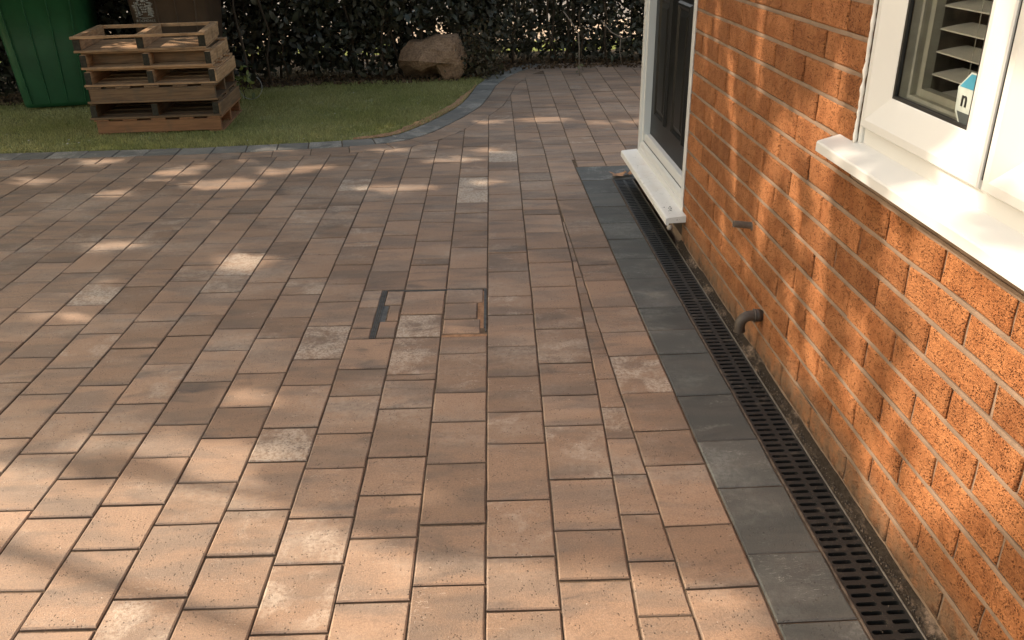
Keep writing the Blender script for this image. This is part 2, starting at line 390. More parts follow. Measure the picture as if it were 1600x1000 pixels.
def extend(L, lo, hi, rr):
    L = list(L); seq = [.158, .2, .24]
    while L[0] > lo: L.insert(0, L[0] - rr.choice(seq))
    while L[-1] < hi: L.append(L[-1] + rr.choice(seq))
    return L
rr = random.Random(5)
PALE = [(-.02 + .09, 4.26, .95), (.07, 4.02, 1.0), (.54, 2.18, .8), (-.92, 3.27, .8), (-1.42, 2.99, .8), (-.40, 3.53, .55), (-.63, 4.35, .8), (.155, 4.86, .9), (-.50, 2.62, .8), (.20, 4.95, .4), (-.74, 3.9, .5),
        (-.54, 1.93, .7), (-.62, 1.40, .65), (-.40, 1.33, .5), (-.33, 1.48, .55), (-.15, 2.42, .6), (.08, 1.52, .5), (-1.05, 3.10, .5), (.30, 2.50, .45), (-1.35, 3.85, .45)]
def tone_at(x, y):
    pl = 0
    for a, b, s in PALE:
        if abs(x - a) < .075 and abs(y - b) < .10: pl = max(pl, s)
    if pl == 0: pl = random.choice([0, 0, 0, .05, .1, .2, .35, .6]) * random.random()
    return (random.random() ** 1.3, random.random(), pl, 1)
pavers = []      # (distance, polygon, tone)
def put(poly):
    poly = clean(poly)
    if len(poly) < 3 or area(poly) < .0008: return
    x = sum(q[0] for q in poly) / len(poly); y = sum(q[1] for q in poly) / len(poly)
    pavers.append((math.hypot(x * 1.0, y) if y > .9 else 50 + math.hypot(x, y), poly, tone_at(x, y), x, y))
for k in range(-58, 16):
    js = COLS.get(k)
    if js is None:
        if k == 2: continue
        s0 = rr.uniform(2.8, 3.2) if k < 0 else 4.6 + rr.random() * .1
        js = [s0]
    if k < 3: js = extend(js, -1.5, 8.4, rr)
    else: js = extend(js, 4.2, 8.4, rr)
    for a, b in zip(js, js[1:]):
        a, b = a + .0013, b - .0013
        q = [uv2xy(ub(k, a), a), uv2xy(ub(k + 1, a), a), uv2xy(ub(k + 1, b), b), uv2xy(ub(k, b), b)]
        cx = sum(t[0] for t in q) / 4; cy = sum(t[1] for t in q) / 4
        if -.43 < cx and 2.536 <= a + .006 and b - .006 <= 2.932 and k in (-2, -1): continue       # inspection cover
        if k == -3 and 2.52 < a and b < 2.95: q = [uv2xy(ub(k, a), a), uv2xy(-.4245, a), uv2xy(-.4245, b), uv2xy(ub(k, b), b)]
        if side(TANLINE, cx, cy) > 0 and nearest_line(TANLINE, cx, cy)[0] > .045: continue
        if cy < 8.05 and nearest_line(TANLINE, cx, cy)[0] < .045:
            d, qx, qy, dx, dy = nearest_line(TANLINE, cx, cy); l = math.hypot(dx, dy)
            q = clip(q, qx, qy, -dy / l, dx / l)
        if not q: continue
        if k >= 3:
            q = clip(q, 0, 4.555, 0, -1)
            if not q: continue
            if cx > .88: q = clip(q, 0, 4.345, 0, -1)
        q = clip(q, 0, 8.06, 0, 1)
        if len(q) >= 3: put(q)
# wedge pieces and the straight column beside the blue strip
def xs(x, v): return (x - v * sD) / cD
for a, b in zip([1.0 - .16 * i for i in range(16, 0, -1)] + [1.12] + WED, [1.0 - .16 * i for i in range(15, 0, -1)] + [1.12] + WED + [3.83]):
    if b - a < .02: continue
    ua, ub_ = ub(2, a), ub(2, b)
    ra, rb = max(xs(.403, a), ua + .001), max(xs(.403, b), ub_ + .001)
    put([uv2xy(ua, a), uv2xy(ra, a), uv2xy(rb, b), uv2xy(ub_, b)])
sj = extend(SOL, -1.5, 8.3, rr)
for a, b in zip(sj, sj[1:]):
    if a < 4.25:
        def lx(y):   # left limit: wedge line or the slanting column line
            v = y * cD + .3 * sD; return max(.403, uv2xy(ub(2, v), v)[0])
        put([(lx(a), a), (.5565, a), (.5565, b), (lx(b), b)])
    else:
        q = [uv2xy(ub(2, a), a), uv2xy(ub(3, a), a), uv2xy(ub(3, b), b), uv2xy(ub(2, b), b)]
        if a < 4.54: q = [uv2xy(ub(2, a), a), (.5565, a), (.5565, b), uv2xy(ub(2, b), b)]
        q = clip(q, 0, 8.06, 0, 1)
        if q and side(TANLINE, *q[0]) < 0: put(q)
# curved course of tan pavers following the blue edging
def course(L0, L1, step, jit, fn, lo=-1e9):
    P = resample(L0, .02); n = len(P); i = 0
    while i < n - 3:
        st = max(3, int((step + random.uniform(-jit, jit)) / .02)); j = min(n - 1, i + st)
        a, b = P[i], P[j]; m_ = P[(i + j) // 2]
        def other(k):
            t = (P[min(k + 1, n - 1)] - P[max(k - 1, 0)]).normalized(); nn = Vector((-t.y, t.x)); return P[k] + nn * L1
        q = [tuple(a), tuple(m_), tuple(b), tuple(other(j)), tuple(other((i + j) // 2)), tuple(other(i))]
        fn(q); i = j
course(EDGE, -.155, .2, .04, put)
pavers.sort(key=lambda t: t[0])
rest = MB(); npart = 0
vis = lambda x, y: y > .95 and abs(x) < .25 + y * .62
for d, poly, tone, x, y in pavers:
    if npart < 300 and vis(x, y):
        mb = MB()
        if slab(mb, poly, tone, near=(d < 3.2), zt=0): mb.build("paver", M_PAVER, drive); npart += 1
    else: slab(rest, poly, tone)
rest.build("paver_far", M_PAVER, drive, kind='stuff')

# blue edging round the lawn
edge = sheet("lawn_edging", [tuple(q) for q in EDGE] + [tuple(q) for q in reversed(LAWNLINE)], -.0055, M_SAND, kind='structure')
def putblue(q):
    mb = MB()
    if slab(mb, q, (random.random(), random.uniform(.5, 1), random.choice([.2, .4, .7]) , 1), gap=.003, zt=.002): mb.build("edging_paver", M_EDGE, edge)
course(EDGE[1:], .155, .2, .02, putblue)
# blue strip beside the drain
strip = sheet("drain_edging", [(.5565, -1.6), (.7215, -1.6), (.7215, 4.30), (.86, 4.30), (.86, 4.556), (.5565, 4.556)], -.0054, M_SAND, kind='structure')
BJ = [1.235, 1.431, 1.669, 1.869, 2.103, 2.36, 2.53, 2.706, 2.974, 3.174, 3.405, 3.613, 3.854, 4.059, 4.293]
BJ = extend(BJ, -1.3, 4.2, rr)
for a, b in zip(BJ, BJ[1:]):
    mb = MB(); slab(mb, [(.5575, a), (.7190, a), (.7190, b), (.5575, b)], (random.random(), random.random(), random.choice([0, .1, .25]), 1), near=b < 3); mb.build("edging_paver", M_BLUE, strip)
mb = MB(); slab(mb, [(.5575, 4.297), (.858, 4.297), (.858, 4.553), (.5575, 4.553)], (.3, .5, .5, 1)); mb.build("edging_paver", M_BLUE, strip)

# lawn, soil, land beyond the hedge
HB = [(-9, 5.6), (-3.6, 6.67), (-2.6, 6.95), (-1.75, 7.18), (-1.2, 7.28), (-.6, 7.26), (-.15, 7.30), (.12, 7.55), (.40, 7.84), (.95, 7.86), (1.5, 7.80), (4.6, 7.85)]   # foot of the hedge
lawnpoly = [q for q in LAWNLINE if q[1] < 7.52] + [(-.02, 7.45), (-.15, 7.36), (-.6, 7.30), (-1.2, 7.30), (-1.75, 7.2), (-3.6, 6.7), (-9, 5.6)]
def mk_lawn():
    t = NT("lawn_turf"); p = t.pos(); c = t.mix(t.ramp(t.noise(p, 3.5, 4), .35, .65), (.22, .22, .085), (.28, .26, .12))
    c = t.mix(t.ramp(t.noise(p, 30, 4), .5, .7, 0, .6), c, (.11, .085, .05)); t.base(c); t.rough(.95); t.spec(.1); t.bump(t.noise(p, 90, 4), .006); return t.m
lawn = sheet("lawn", lawnpoly, -.004, mk_lawn(), kind='structure')
sheet("soil_bed", [(-9, 5.4), (-3.6, 6.5), (-1.75, 7.0), (-.6, 7.05), (-.12, 6.9)] + [q for q in LAWNLINE if q[0] > -.06 and q[1] > 6.5] + [(4.6, 8.06), (4.6, 8.9), (-9, 8.9)], -.0065, M_SOIL, kind='structure')
# orange sand left along the lawn side of the edging
sb = MB(); PL = resample([q for q in LAWNLINE if -.75 < q[0] < .14 and q[1] < 7.3], .03)
for i in range(len(PL) - 1):
    t = i / len(PL); wv = .075 * math.sin(math.pi * min(1, t * 1.15)) ** .6 * (.6 + .7 * abs(mnoise.noise(Vector((i * .23, 0, 0))))) + .004
    t2 = (i + 1) / len(PL); wv2 = .075 * math.sin(math.pi * min(1, t2 * 1.15)) ** .6 * (.6 + .7 * abs(mnoise.noise(Vector(((i + 1) * .23, 0, 0))))) + .004
    d = (PL[i + 1] - PL[i]).normalized(); n = Vector((-d.y, d.x))
    a, b = PL[i], PL[i + 1]; c1, d1 = b + n * wv2, a + n * wv
    sb.add([(a.x, a.y, .003), (b.x, b.y, .003), (c1.x, c1.y, .012), (d1.x, d1.y, .012)], [(0, 1, 2, 3)])
sb.build("sand_strip", M_ORANGESAND, kind='structure')
sheet("verge", [(-9, 8.9), (6, 8.9), (6, 9.7), (-9, 9.7)], -.010, simple("verge_grass", (.16, .19, .05), .9, .1, (60, .02), .4, 20), kind='structure')
sheet("pavement", [(-12, 9.7), (9, 9.7), (9, 11.6), (-12, 11.6)], -.012, simple("pavement_concrete", (.36, .27, .20), .9, .1, (80, .003), .7, 7), kind='structure')
kb = MB(); kb.box(-12, 9, 11.6, 11.73, -.09, -.008, .008); kb.build("kerb", simple("kerb_stone", (.42, .38, .33), .9), kind='structure')
sheet("road", [(-14, 11.73), (12, 11.73), (12, 18), (-14, 18)], -.085, simple("asphalt", (.16, .14, .125), .9, .2, (200, .004), .2, 5), kind='structure')
sheet("far_verge", [(-14, 18), (12, 18), (12, 40), (-14, 40)], -.080, simple("far_grass", (.22, .20, .07), .9, .1, None, .4, 3), kind='structure')

# ------------------------------------------------------------------ grass
def inpoly(px, py, poly):
    r = np.zeros(len(px), bool); n = len(poly)
    for i in range(n):
        x0, y0 = poly[i]; x1, y1 = poly[(i + 1) % n]
        c = ((y0 > py) != (y1 > py)) & (px < (x1 - x0) * (py - y0) / (y1 - y0 + 1e-12) + x0); r ^= c
    return r
gx = rng.uniform(-4.3, .2, 240000); gy = rng.uniform(5.15, 7.45, 240000)
k = inpoly(gx, gy, lawnpoly) & ((np.sin(gx * 9 + 2 * np.sin(gy * 5)) * np.sin(gy * 11 + 2 * np.sin(gx * 6)) + rng.normal(0, .5, len(gx))) > -.75); gx, gy = gx[k][:150000], gy[k][:150000]; N = len(gx)
h = rng.uniform(.005, .017, N) * (1 + .7 * np.clip(np.sin(gx * 3 + gy) * np.sin(gy * 4), 0, 1) + .8 * (rng.random(N) > .97)); ang = rng.uniform(0, 2 * np.pi, N); wd = rng.uniform(.0016, .0034, N); ln = rng.normal(0, .55, (N, 2)) * h[:, None]
V = np.zeros((N, 3, 3)); V[:, 0] = np.c_[gx - np.cos(ang) * wd, gy - np.sin(ang) * wd, np.full(N, -.004)]
V[:, 1] = np.c_[gx + np.cos(ang) * wd, gy + np.sin(ang) * wd, np.full(N, -.004)]; V[:, 2] = np.c_[gx + ln[:, 0], gy + ln[:, 1], h]
C = np.ones((N, 4)); pat = .5 + .5 * np.sin(gx * 5 + np.sin(gy * 7)) * np.sin(gy * 6.1 + gx); C[:, 0] = np.clip(pat * .6 + rng.random(N) * .5, 0, 1); C[:, 1] = rng.random(N)
link("grass", fastmesh("grass", V.reshape(-1, 3), np.arange(N * 3).reshape(-1, 3), np.repeat(C, 3, 0)), M_GRASS, None, label="short mossy grass covering the lawn behind the curved edging", cat="grass", kind='stuff')

# ------------------------------------------------------------------ leaf clouds
def leafcloud(name, P, size, mat, parent=None, droop=None, bend=.25, **kw):
    N = len(P); a = rng.normal(0, 1, (N, 3)); a /= np.linalg.norm(a, axis=1)[:, None]
    b = rng.normal(0, 1, (N, 3)); b -= a * (a * b).sum(1)[:, None]; b /= np.linalg.norm(b, axis=1)[:, None]; c = np.cross(a, b)
    L = size * rng.uniform(.7, 1.3, N); W = L * .45
    V = np.zeros((N, 6, 3))
    V[:, 0] = P - a * L[:, None] * .5; V[:, 5] = P + a * L[:, None] * .5
    V[:, 1] = P + (-a * .15 * L[:, None]) + b * W[:, None] * .5 + c * L[:, None] * bend * .4
    V[:, 2] = P + (-a * .15 * L[:, None]) - b * W[:, None] * .5 + c * L[:, None] * bend * .4
    V[:, 3] = P + (a * .22 * L[:, None]) + b * W[:, None] * .42 + c * L[:, None] * bend * .4
    V[:, 4] = P + (a * .22 * L[:, None]) - b * W[:, None] * .42 + c * L[:, None] * bend * .4
    F = np.array([[0, 2, 1], [1, 2, 3], [2, 4, 3], [3, 4, 5]]); F = (np.arange(N)[:, None, None] * 6 + F[None]).reshape(-1, 3)
    C = np.ones((N, 4)); C[:, 0] = rng.random(N); C[:, 1] = rng.random(N)
    return link(name, fastmesh(name, V.reshape(-1, 3), F, np.repeat(C, 6, 0)), mat, parent, **kw)

# ------------------------------------------------------------------ hedges
GAPS = [(-1.02, .20, .05, .05), (-.79, .13, .13, .10), (-.70, .30, .05, .12), (-.47, .45, .07, .06), (-.24, .38, .13, .07), (-.41, .56, .05, .04), (-1.45, .19, .06, .04), (-1.48, .43, .03, .03), (-1.2, .16, .05, .03),
        (.65, .24, .16, .10), (.76, .38, .08, .08), (.62, .45, .05, .08), (1.00, .26, .07, .09), (1.22, .33, .13, .10), (1.40, .40, .12, .16), (1.37, .57, .06, .10), (.9, .5, .05, .05), (.10, .22, .03, .08), (.02, .33, .04, .04), (1.1, .2, .06, .04)]
def hedge_points(x0, x1, n, depth, top, low=.05):
    X = rng.uniform(x0, x1, n); D = rng.random(n) ** .8 * depth; Z = low + rng.random(n) * (top - low)
    f = np.interp(X, [q[0] for q in HB], [q[1] for q in HB])
    bulge = .10 * np.sin(X * 3.1) + .07 * np.sin(X * 7.7 + Z * 5) + .10 * np.clip(.45 - Z, 0, 1)
    Y = f + .05 + bulge * .8 + D
    keep = np.ones(n, bool)
    for gx0, gz0, rx, rz in GAPS:
        gz = gz0 - (D - .3) * .12; gxx = gx0 * (1 + (D - .3) / 7.6)
        keep &= ~(((X - gxx) / rx) ** 2 + ((Z - gz) / rz) ** 2 + rng.normal(0, .55, n) < .30)
    thin = (Z < .5) & (rng.random(n) < .12 * (1 - Z / .5)); keep &= ~thin
    keep &= ~((X > -.62) & (X < .04) & (Z < .40) & (Y < 7.62))
    P = np.c_[X, Y, Z][keep]
    # drop leaves in front of the boulder
    return P
def stems(mb, xs_, depth=.35, top=1.2):
    for x in xs_:
        y = np.interp(x, [q[0] for q in HB], [q[1] for q in HB]) + .10 + random.random() * depth; pts = []; px, py = x, y
        for i in range(7):
            pts.append((px, py, i * top / 6)); px += random.uniform(-.05, .05); py += random.uniform(-.04, .04)
        mb.tube(pts, [random.uniform(.008, .017) * (1 - i * .09) for i in range(7)], 6)
h1 = empty("hedge", (-2.6, 7.3, 0), label="dark dense evergreen hedge behind the bins, the pallets and the boulder", cat="hedge")
leafcloud("foliage", hedge_points(-5.2, .25, 80000, .95, 2.0), .072, M_HEDGE, h1, kind='stuff')
for _ in range(34): mb = MB(); stems(mb, [random.uniform(-4.5, .1)]); mb.build("stem", M_BARK, h1)
h2 = empty("hedge", (1.6, 8.1, 0), label="thinner dark hedge with bright gaps at the far end of the paving", cat="hedge")
leafcloud("foliage", hedge_points(.25, 4.4, 58000, 1.0, 2.0), .062, M_HEDGE, h2, kind='stuff')
for _ in range(20): mb = MB(); stems(mb, [random.uniform(.3, 2.4)]); mb.build("stem", M_BARK, h2)
# bare twig hanging in front of the far hedge
tw = MB(); tw.tube([(.80, 7.50, .50), (.86, 7.45, .42), (.915, 7.42, .34), (.925, 7.42, .22), (.925, 7.40, .10), (.93, 7.38, .0)], [.006, .006, .006, .005, .005, .004], 6)
tw.tube([(1.12, 7.55, .42), (1.20, 7.5, .33), (1.30, 7.47, .28), (1.36, 7.46, .30)], [.005, .005, .004, .003], 5); tw.tube([(1.28, 7.48, .28), (1.27, 7.45, .18), (1.29, 7.44, .08)], [.004, .003, .002], 5)
t0 = empty("hanging_twig", (.93, 7.38, 0), label="bare pale twig with a few small leaves hanging before the far hedge", cat="twig")
tw.build("twig", simple("pale_bark", (.20, .15, .11), .9), t0)
leafcloud("leaf", np.array([(.925 + random.uniform(-.03, .03), 7.39, z) for z in np.linspace(.02, .20, 12)]), .035, leafmat("pale_leaf", (.20, .17, .12), (.12, .13, .06)), t0, kind='stuff')
# ivy-like shrub beside the boulder
sp = rng.normal(0, 1, (900, 3)) * np.array([.10, .08, .12]) + np.array([.10, 7.42, .17]); sp = sp[sp[:, 2] > .01]
iv = empty("small_shrub", (.10, 7.45, 0), label="small brownish shrub growing between the boulder and the paving edge", cat="shrub")
leafcloud("foliage", sp, .04, leafmat("shrub_leaf", (.045, .045, .022), (.11, .075, .045)), iv, kind='stuff')
mb = MB()
for i in range(5): mb = MB(); mb.tube([(.10, 7.45, 0), (.10 + random.uniform(-.08, .08), 7.42, .12), (.10 + random.uniform(-.14, .14), 7.40, .28)], [.004, .003, .002], 5); mb.build("stem", M_BARK, iv)
# seedling beside the pallets
sd = empty("seedling", (-1.66, 6.62, 0), label="small yellow-green seedling beside the right end of the pallet stack", cat="plant")
sp = rng.normal(0, 1, (46, 3)) * np.array([.035, .03, .045]) + np.array([-1.67, 6.60, .165]); leafcloud("leaf", sp, .045, leafmat("seedling_leaf", (.16, .18, .04), (.10, .12, .04)), sd, kind='stuff')
mb = MB(); mb.tube([(-1.66, 6.62, 0), (-1.67, 6.61, .10), (-1.675, 6.60, .2)], [.003, .003, .002], 5); mb.build("stem", M_BARK, sd); mb = MB(); mb.tube([(-1.665, 6.615, .08), (-1.62, 6.58, .14)], .002, 5); mb.build("stem", M_BARK, sd)
# pale wire loop
mb = MB(); mb.tube([(-1.615 + .085 * math.cos(a), 6.62 + .02 * math.sin(a), .105 + .085 * math.sin(a)) for a in np.linspace(2.6, 7.2, 20)], .0022, 5)
mb.build("wire_loop", simple("grey_wire", (.30, .30, .28), .5), None, label="thin pale wire loop standing at the hedge foot beside the pallets", cat="wire")
# ground litter at the hedge foot
P = np.c_[rng.uniform(-3.8, 1.8, 2600), np.zeros(2600), np.zeros(2600)]; P[:, 1] = np.interp(P[:, 0], [q[0] for q in HB], [q[1] for q in HB]) + rng.uniform(-.10, .35, 2600); P[:, 2] = rng.uniform(.004, .02, 2600)
leafcloud("fallen_leaves", P, .035, leafmat("dead_leaf", (.06, .04, .024), (.14, .085, .05), .05, .8, .1), None, label="brown leaf litter lying along the foot of the hedge", cat="leaf litter", kind='stuff')

# ------------------------------------------------------------------ trees that cast the dappled shade
LIT = [(-.92, 3.27, .14, .06), (-1.51, 3.51, .13, .045), (-1.81, 4.29, .09, .05), (-1.30, 4.42, .22, .09), (-1.60, 4.70, .14, .07), (-1.05, 4.62, .08, .05), (-1.15, 5.1, .10, .04), (-.86, 4.68, .10, .04), (-.40, 4.25, .22, .045),
       (-.10, 4.77, .22, .045), (.11, 5.72, .12, .05), (.41, 5.75, .10, .06), (.57, 5.73, .10, .06), (.9, 5.63, .10, .05), (1.11, 5.61, .10, .05), (-.66, 2.17, .12, .035), (-1.55, 5.75, .36, .26), (.07, 4.30, .07, .05),
       (-2.1, 4.95, .12, .05), (-1.40, 2.80, .06, .025), (-2.3, 4.55, .12, .05), (-.48, 5.02, .12, .04), (.1, 4.98, .08, .04)]
BIGLIT = [(-4.5, 2.7), (-1.7, 2.12), (-1.27, 1.99), (-1.05, 2.05), (-.94, 1.98), (-.80, 2.03), (-.69, 1.97), (-.50, 2.00), (-.53, 1.86), (-.52, 1.76), (-.44, 1.66), (-.37, 1.60), (-.25, 1.55), (-.10, 1.47), (.0, 1.49), (.10, 1.44), (.3, 1.43), (.42, 1.38), (.55, 1.33), (.56, -3), (-6, -3)]
DARK = [(-.42, 1.79, .10, .03), (-.95, 1.86, .13, .02), (-1.15, 1.92, .10, .025), (-.33, 1.67, .10, .02)]
WLIT = [(3.05, .91, .028, .10), (3.17, .82, .03, .08), (2.74, .55, .035, .09), (2.69, .43, .035, .07), (2.41, .46, .04, .12), (2.33, .63, .04, .12), (2.20, .66, .05, .12), (2.78, .25, .04, .06), (2.38, .36, .03, .06), (1.94, .36, .05, .10), (2.03, .80, .09, .06),
        (2.008, .10, .05, .06), (3.0, .62, .02, .08), (2.55, .8, .03, .1), (2.6, 1.02, .03, .12), (2.85, .75, .025, .1), (2.0, .93, .03, .05), (2.1, .3, .04, .06), (1.98, .56, .05, .09), (2.12, .50, .03, .06), (1.90, .18, .04, .05), (2.95, .34, .02, .05), (2.50, .24, .03, .05)]
def wall_lit(y, z):
    for a, b, c, d in WLIT:
        c, d = c * 1.25 + .022, d * 1.2 + .03
        if ((y - a - (z - b) * .12) / c) ** 2 + ((z - b) / d) ** 2 < 1: return True
    if y > 1.56 + z * .88: return False
    if z < .05 + (1.32 - y) * 1.15: return False
    if z > .80 and y > 1.76: return False
    if z > .74: return mnoise.noise(Vector((y * 5, z * 4, 2.2))) > -.38
    n = mnoise.noise(Vector((y * 5.5 + z * 1.6, z * 3.0 - y * 1.1, 3.1))) + .5 * mnoise.noise(Vector((y * 13, z * 8, 9)))
    return n > -.22
bl = BIGLIT
def ground_lit(x, y):
    for a, b, c, d in DARK:
        if ((x - a) / c) ** 2 + ((y - b) / d) ** 2 < 1: return False
    for a, b, c, d in LIT:
        if ((x - a) / (c + .035)) ** 2 + ((y - b) / (d + .035)) ** 2 < 1: return True
    r = False; n = len(bl)
    for i in range(n):
        x0, y0 = bl[i]; x1, y1 = bl[(i + 1) % n]
        if ((y0 > y) != (y1 > y)) and x < (x1 - x0) * (y - y0) / (y1 - y0) + x0: r = not r
    return r
trunks = [(-6.4, 8.9, "tall leafy tree left of the frame beyond the hedge, shading the lawn"), (-4.2, 9.6, "broad leafy tree rising behind the bins, its crown above the frame"), (-7.0, 4.6, "leafy tree left of the paving whose shade dapples the brick wall")]
crowns = [[], [], []]
cl = []
def add_target(x, y, z):
    hgt = 3.3 + 3.2 * random.random() ** .9 if random.random() < .72 else random.uniform(2.3, 3.3)
    t = (hgt - z) / SUN.z; P = (x + SUN.x * t, y + SUN.y * t, hgt)
    cl.append(P)
for i in range(84000):
    if i % 5 < 4:
        x = random.uniform(-4.3, 2.4); y = random.uniform(.9, 8.3)
        if x > .85 and y < 4.3: continue
        if ground_lit(x, y): continue
        if mnoise.noise(Vector((x * 3.2, y * 5.5, 5.5))) > .16 and random.random() < .30: continue
        if side(LAWNLINE, x, y) > 0 and random.random() < .55: continue
        add_target(x, y, 0)
    else:
        y = random.uniform(.2, 4.35); z = random.uniform(0, 1.7)
        if wall_lit(y, z): continue
        add_target(.849, y, z)
ok = []
for P in cl:                                    # a leaf may not stand in the light of a lit spot
    t = P[2] / SUN.z; gx_, gy_ = P[0] - SUN.x * t, P[1] - SUN.y * t; tw_ = (.849 - P[0]) / -SUN.x
    wy, wz = P[1] - SUN.y * tw_, P[2] - SUN.z * tw_
    if wz > 0 and wy < 4.3:
        if wz < 2.6 and wall_lit(wy, wz): continue
    elif ground_lit(gx_, gy_): continue
    ok.append(P)
for P in ok:
    j = min(range(3), key=lambda q: (trunks[q][0] - P[0]) ** 2 + (trunks[q][1] - P[1]) ** 2); crowns[j].append(P)
for (tx, ty, lab), C_ in zip(trunks, crowns):
    t = empty("tree", (tx, ty, 0), label=lab, cat="tree")
    C_ = np.array(C_)
    leafcloud("crown", C_, .135, M_TREELEAF, t, kind='stuff')
    mb = MB(); mb.tube([(tx, ty, -.05), (tx + .03, ty, 1.2), (tx - .02, ty + .03, 2.6), (tx + .1, ty, 4.2)], [.20, .16, .13, .07], 10)
    mb.build("trunk", M_BARK, t)
    for i in range(9):
        q = C_[random.randrange(len(C_))]; s = Vector((tx, ty, 1.9 + random.random() * 1.4)); e = Vector(q)
        mid = s.lerp(e, .5) + Vector((0, 0, .35)); mb = MB(); mb.tube([s, s.lerp(mid, .6), mid, mid.lerp(e, .6), e], [.05, .042, .032, .02, .008], 7); mb.build("limb", M_BARK, t)

# ------------------------------------------------------------------ the house
house = empty("house", (.849, 1.5, 0), label="orange brick house wall with white window and black front door on the right", cat="house")
DPC = .0908; WX = .849
YD0, YD1 = 3.327, 4.318           # door opening
YW0, YW1, ZW0, ZW1 = -.35, 1.866, .742, 1.98   # window opening
wallp = MB()
fx0, fx1 = WX + .0058, WX + .10
for y0, y1, z0, z1 in [(-1.5, YW0, -.09, 2.62), (YW0, YW1, -.09, ZW0), (YW0, YW1, ZW1, 2.62), (YW1, YD0, -.09, 2.62), (YD0, YD1, 2.12, 2.62), (YD0, YD1, -.09, .03)]:
    wallp.box(fx0, fx1, y0, y1, z0, z1)
for c in range(-2, 35):
    z = DPC + .075 * c
    if z > 2.6: continue
    segs = [(-1.5, YD0 - .002)] if (z < ZW0 - .002 or z > ZW1) else [(-1.5, YW0), (YW1 + .001, YD0 - .002)]
    if z > 2.13: segs = [(-1.5, YD1 - .004)]
    for a, b in segs:
        n = max(2, int((b - a) / .05)); vs = []
        for i in range(n + 1):
            y = a + (b - a) * i / n; d = .0020 + .0012 * mnoise.noise(Vector((y * 9, c * 3.1, 0))); e1 = .0052 + .001 * mnoise.noise(Vector((y * 21, c, 7))); e2 = .0052 + .001 * mnoise.noise(Vector((y * 21, c, 17)))
            vs += [(WX + .0060, y, z - e1), (WX + d, y, z - e1), (WX + d - .0006, y, z), (WX + d, y, z + e2), (WX + .0060, y, z + e2)]
        wallp.add(vs, [(5 * i + k, 5 * i + k + 1, 5 * i + k + 6, 5 * i + k + 5) for i in range(n) for k in range(4)])
bw = wallp.build("brick_wall", M_MORTAR, house)
cells = []
for c in range(-2, 34):
    z0 = DPC + .075 * c + .005; z1 = z0 + .065; ph = .19 if c % 2 == 0 else .075
    segs = [(-1.5, YD0)] if z1 < ZW0 + .01 or z0 > ZW1 else [(-1.5, YW0), (YW1, YD0)]
    if z0 > 2.12: segs = [(-1.5, YD1)]
    for s0, s1 in segs:
        k0 = math.floor((s0 - ph) / .225) - 1
        for kk in range(k0, k0 + 30):
            a = ph + .225 * kk + .004; b = a + .217; a = max(a, s0); b = min(b, s1 - .002)
            if b - a > .02 and a < s1 and b > s0: cells.append((a, b, z0, z1, c))
def brick(mb, a, b, z0, z1):
    mb_t = (random.random(), random.random(), 0, 1); j = lambda s=.0012: random.uniform(-s, s)
    pr = random.uniform(-.0008, .0012); x = WX - pr; ch = .0038; xb = WX + .008
    a += j(); b += j(); z0 += j(); z1 += j()
    def ring(xx, i):
        P = []
        for (ya, za), (yb, zb) in [((a, z0), (b, z0)), ((b, z0), (b, z1)), ((b, z1), (a, z1)), ((a, z1), (a, z0))]:
            nseg = 3 if abs(yb - ya) > .1 else 2
            for q in range(nseg):
                t = q / nseg; P.append([xx, ya + (yb - ya) * t, za + (zb - za) * t])
        cy, cz = (a + b) / 2, (z0 + z1) / 2; hy, hz = (b - a) / 2, (z1 - z0) / 2
        for q in P:
            q[1] = cy + (q[1] - cy) * (hy - i) / hy; q[2] = cz + (q[2] - cz) * (hz - i) / hz
        return P
    R0, R1, R2 = ring(xb, 0), ring(x + ch * .8, 0), ring(x, ch)
    for p, q in zip(R1, R2):
        dy, dz, dx = j(.0022), j(.0018), j(.0009)
        p[1] += dy; p[2] += dz; q[1] += dy * .9; q[2] += dz * .9; q[0] += dx
    n = len(R0); fs = []
    for i in range(n):
        k = (i + 1) % n; fs += [(i, i + n, k + n, k), (i + n, i + 2 * n, k + 2 * n, k + n)]
    c = 3 * n; fs += [(2 * n + i, c, 2 * n + (i + 1) % n) for i in range(n)]
    mb.add(R0 + R1 + R2 + [[x - .0006 + j(.0006), (a + b) / 2, (z0 + z1) / 2]], fs, mb_t)
cells.sort(key=lambda q: (0 if (q[1] > .95 and q[2] < 1.25 and not (q[1] < 1.87 and q[2] > .8)) else 10) + math.hypot(q[0] - 1.6, q[2]))
restb = MB()
for i, (a, b, z0, z1, c) in enumerate(cells):
    if i < 300: mb = MB(); brick(mb, a, b, z0, z1); mb.build("brick", M_BRICK, bw)
    else: brick(restb, a, b, z0, z1)
restb.build("brick_far", M_BRICK, bw, kind='stuff')
mb = MB(); 
for i in range(60):      # damp proof course: thin dark line with lifted bits
    y = -1.5 + i * (YD0 + 1.5) / 60; y2 = y + (YD0 + 1.5) / 60; o1 = -.003 + .006 * abs(mnoise.noise(Vector((y * 5, 1, 0)))); o2 = -.003 + .006 * abs(mnoise.noise(Vector((y2 * 5, 1, 0))))
    mb.add([(WX + .004, y, DPC - .0012), (WX - o1, y, DPC - .0012), (WX - o2, y2, DPC - .0012), (WX + .004, y2, DPC - .0012), (WX + .004, y, DPC + .0016), (WX - o1, y, DPC + .0008), (WX - o2, y2, DPC + .0008), (WX + .004, y2, DPC + .0016)],
           [(0, 3, 2, 1), (4, 5, 6, 7), (1, 2, 6, 5)])
mb.build("damp_proof_course", M_BLACK, house)
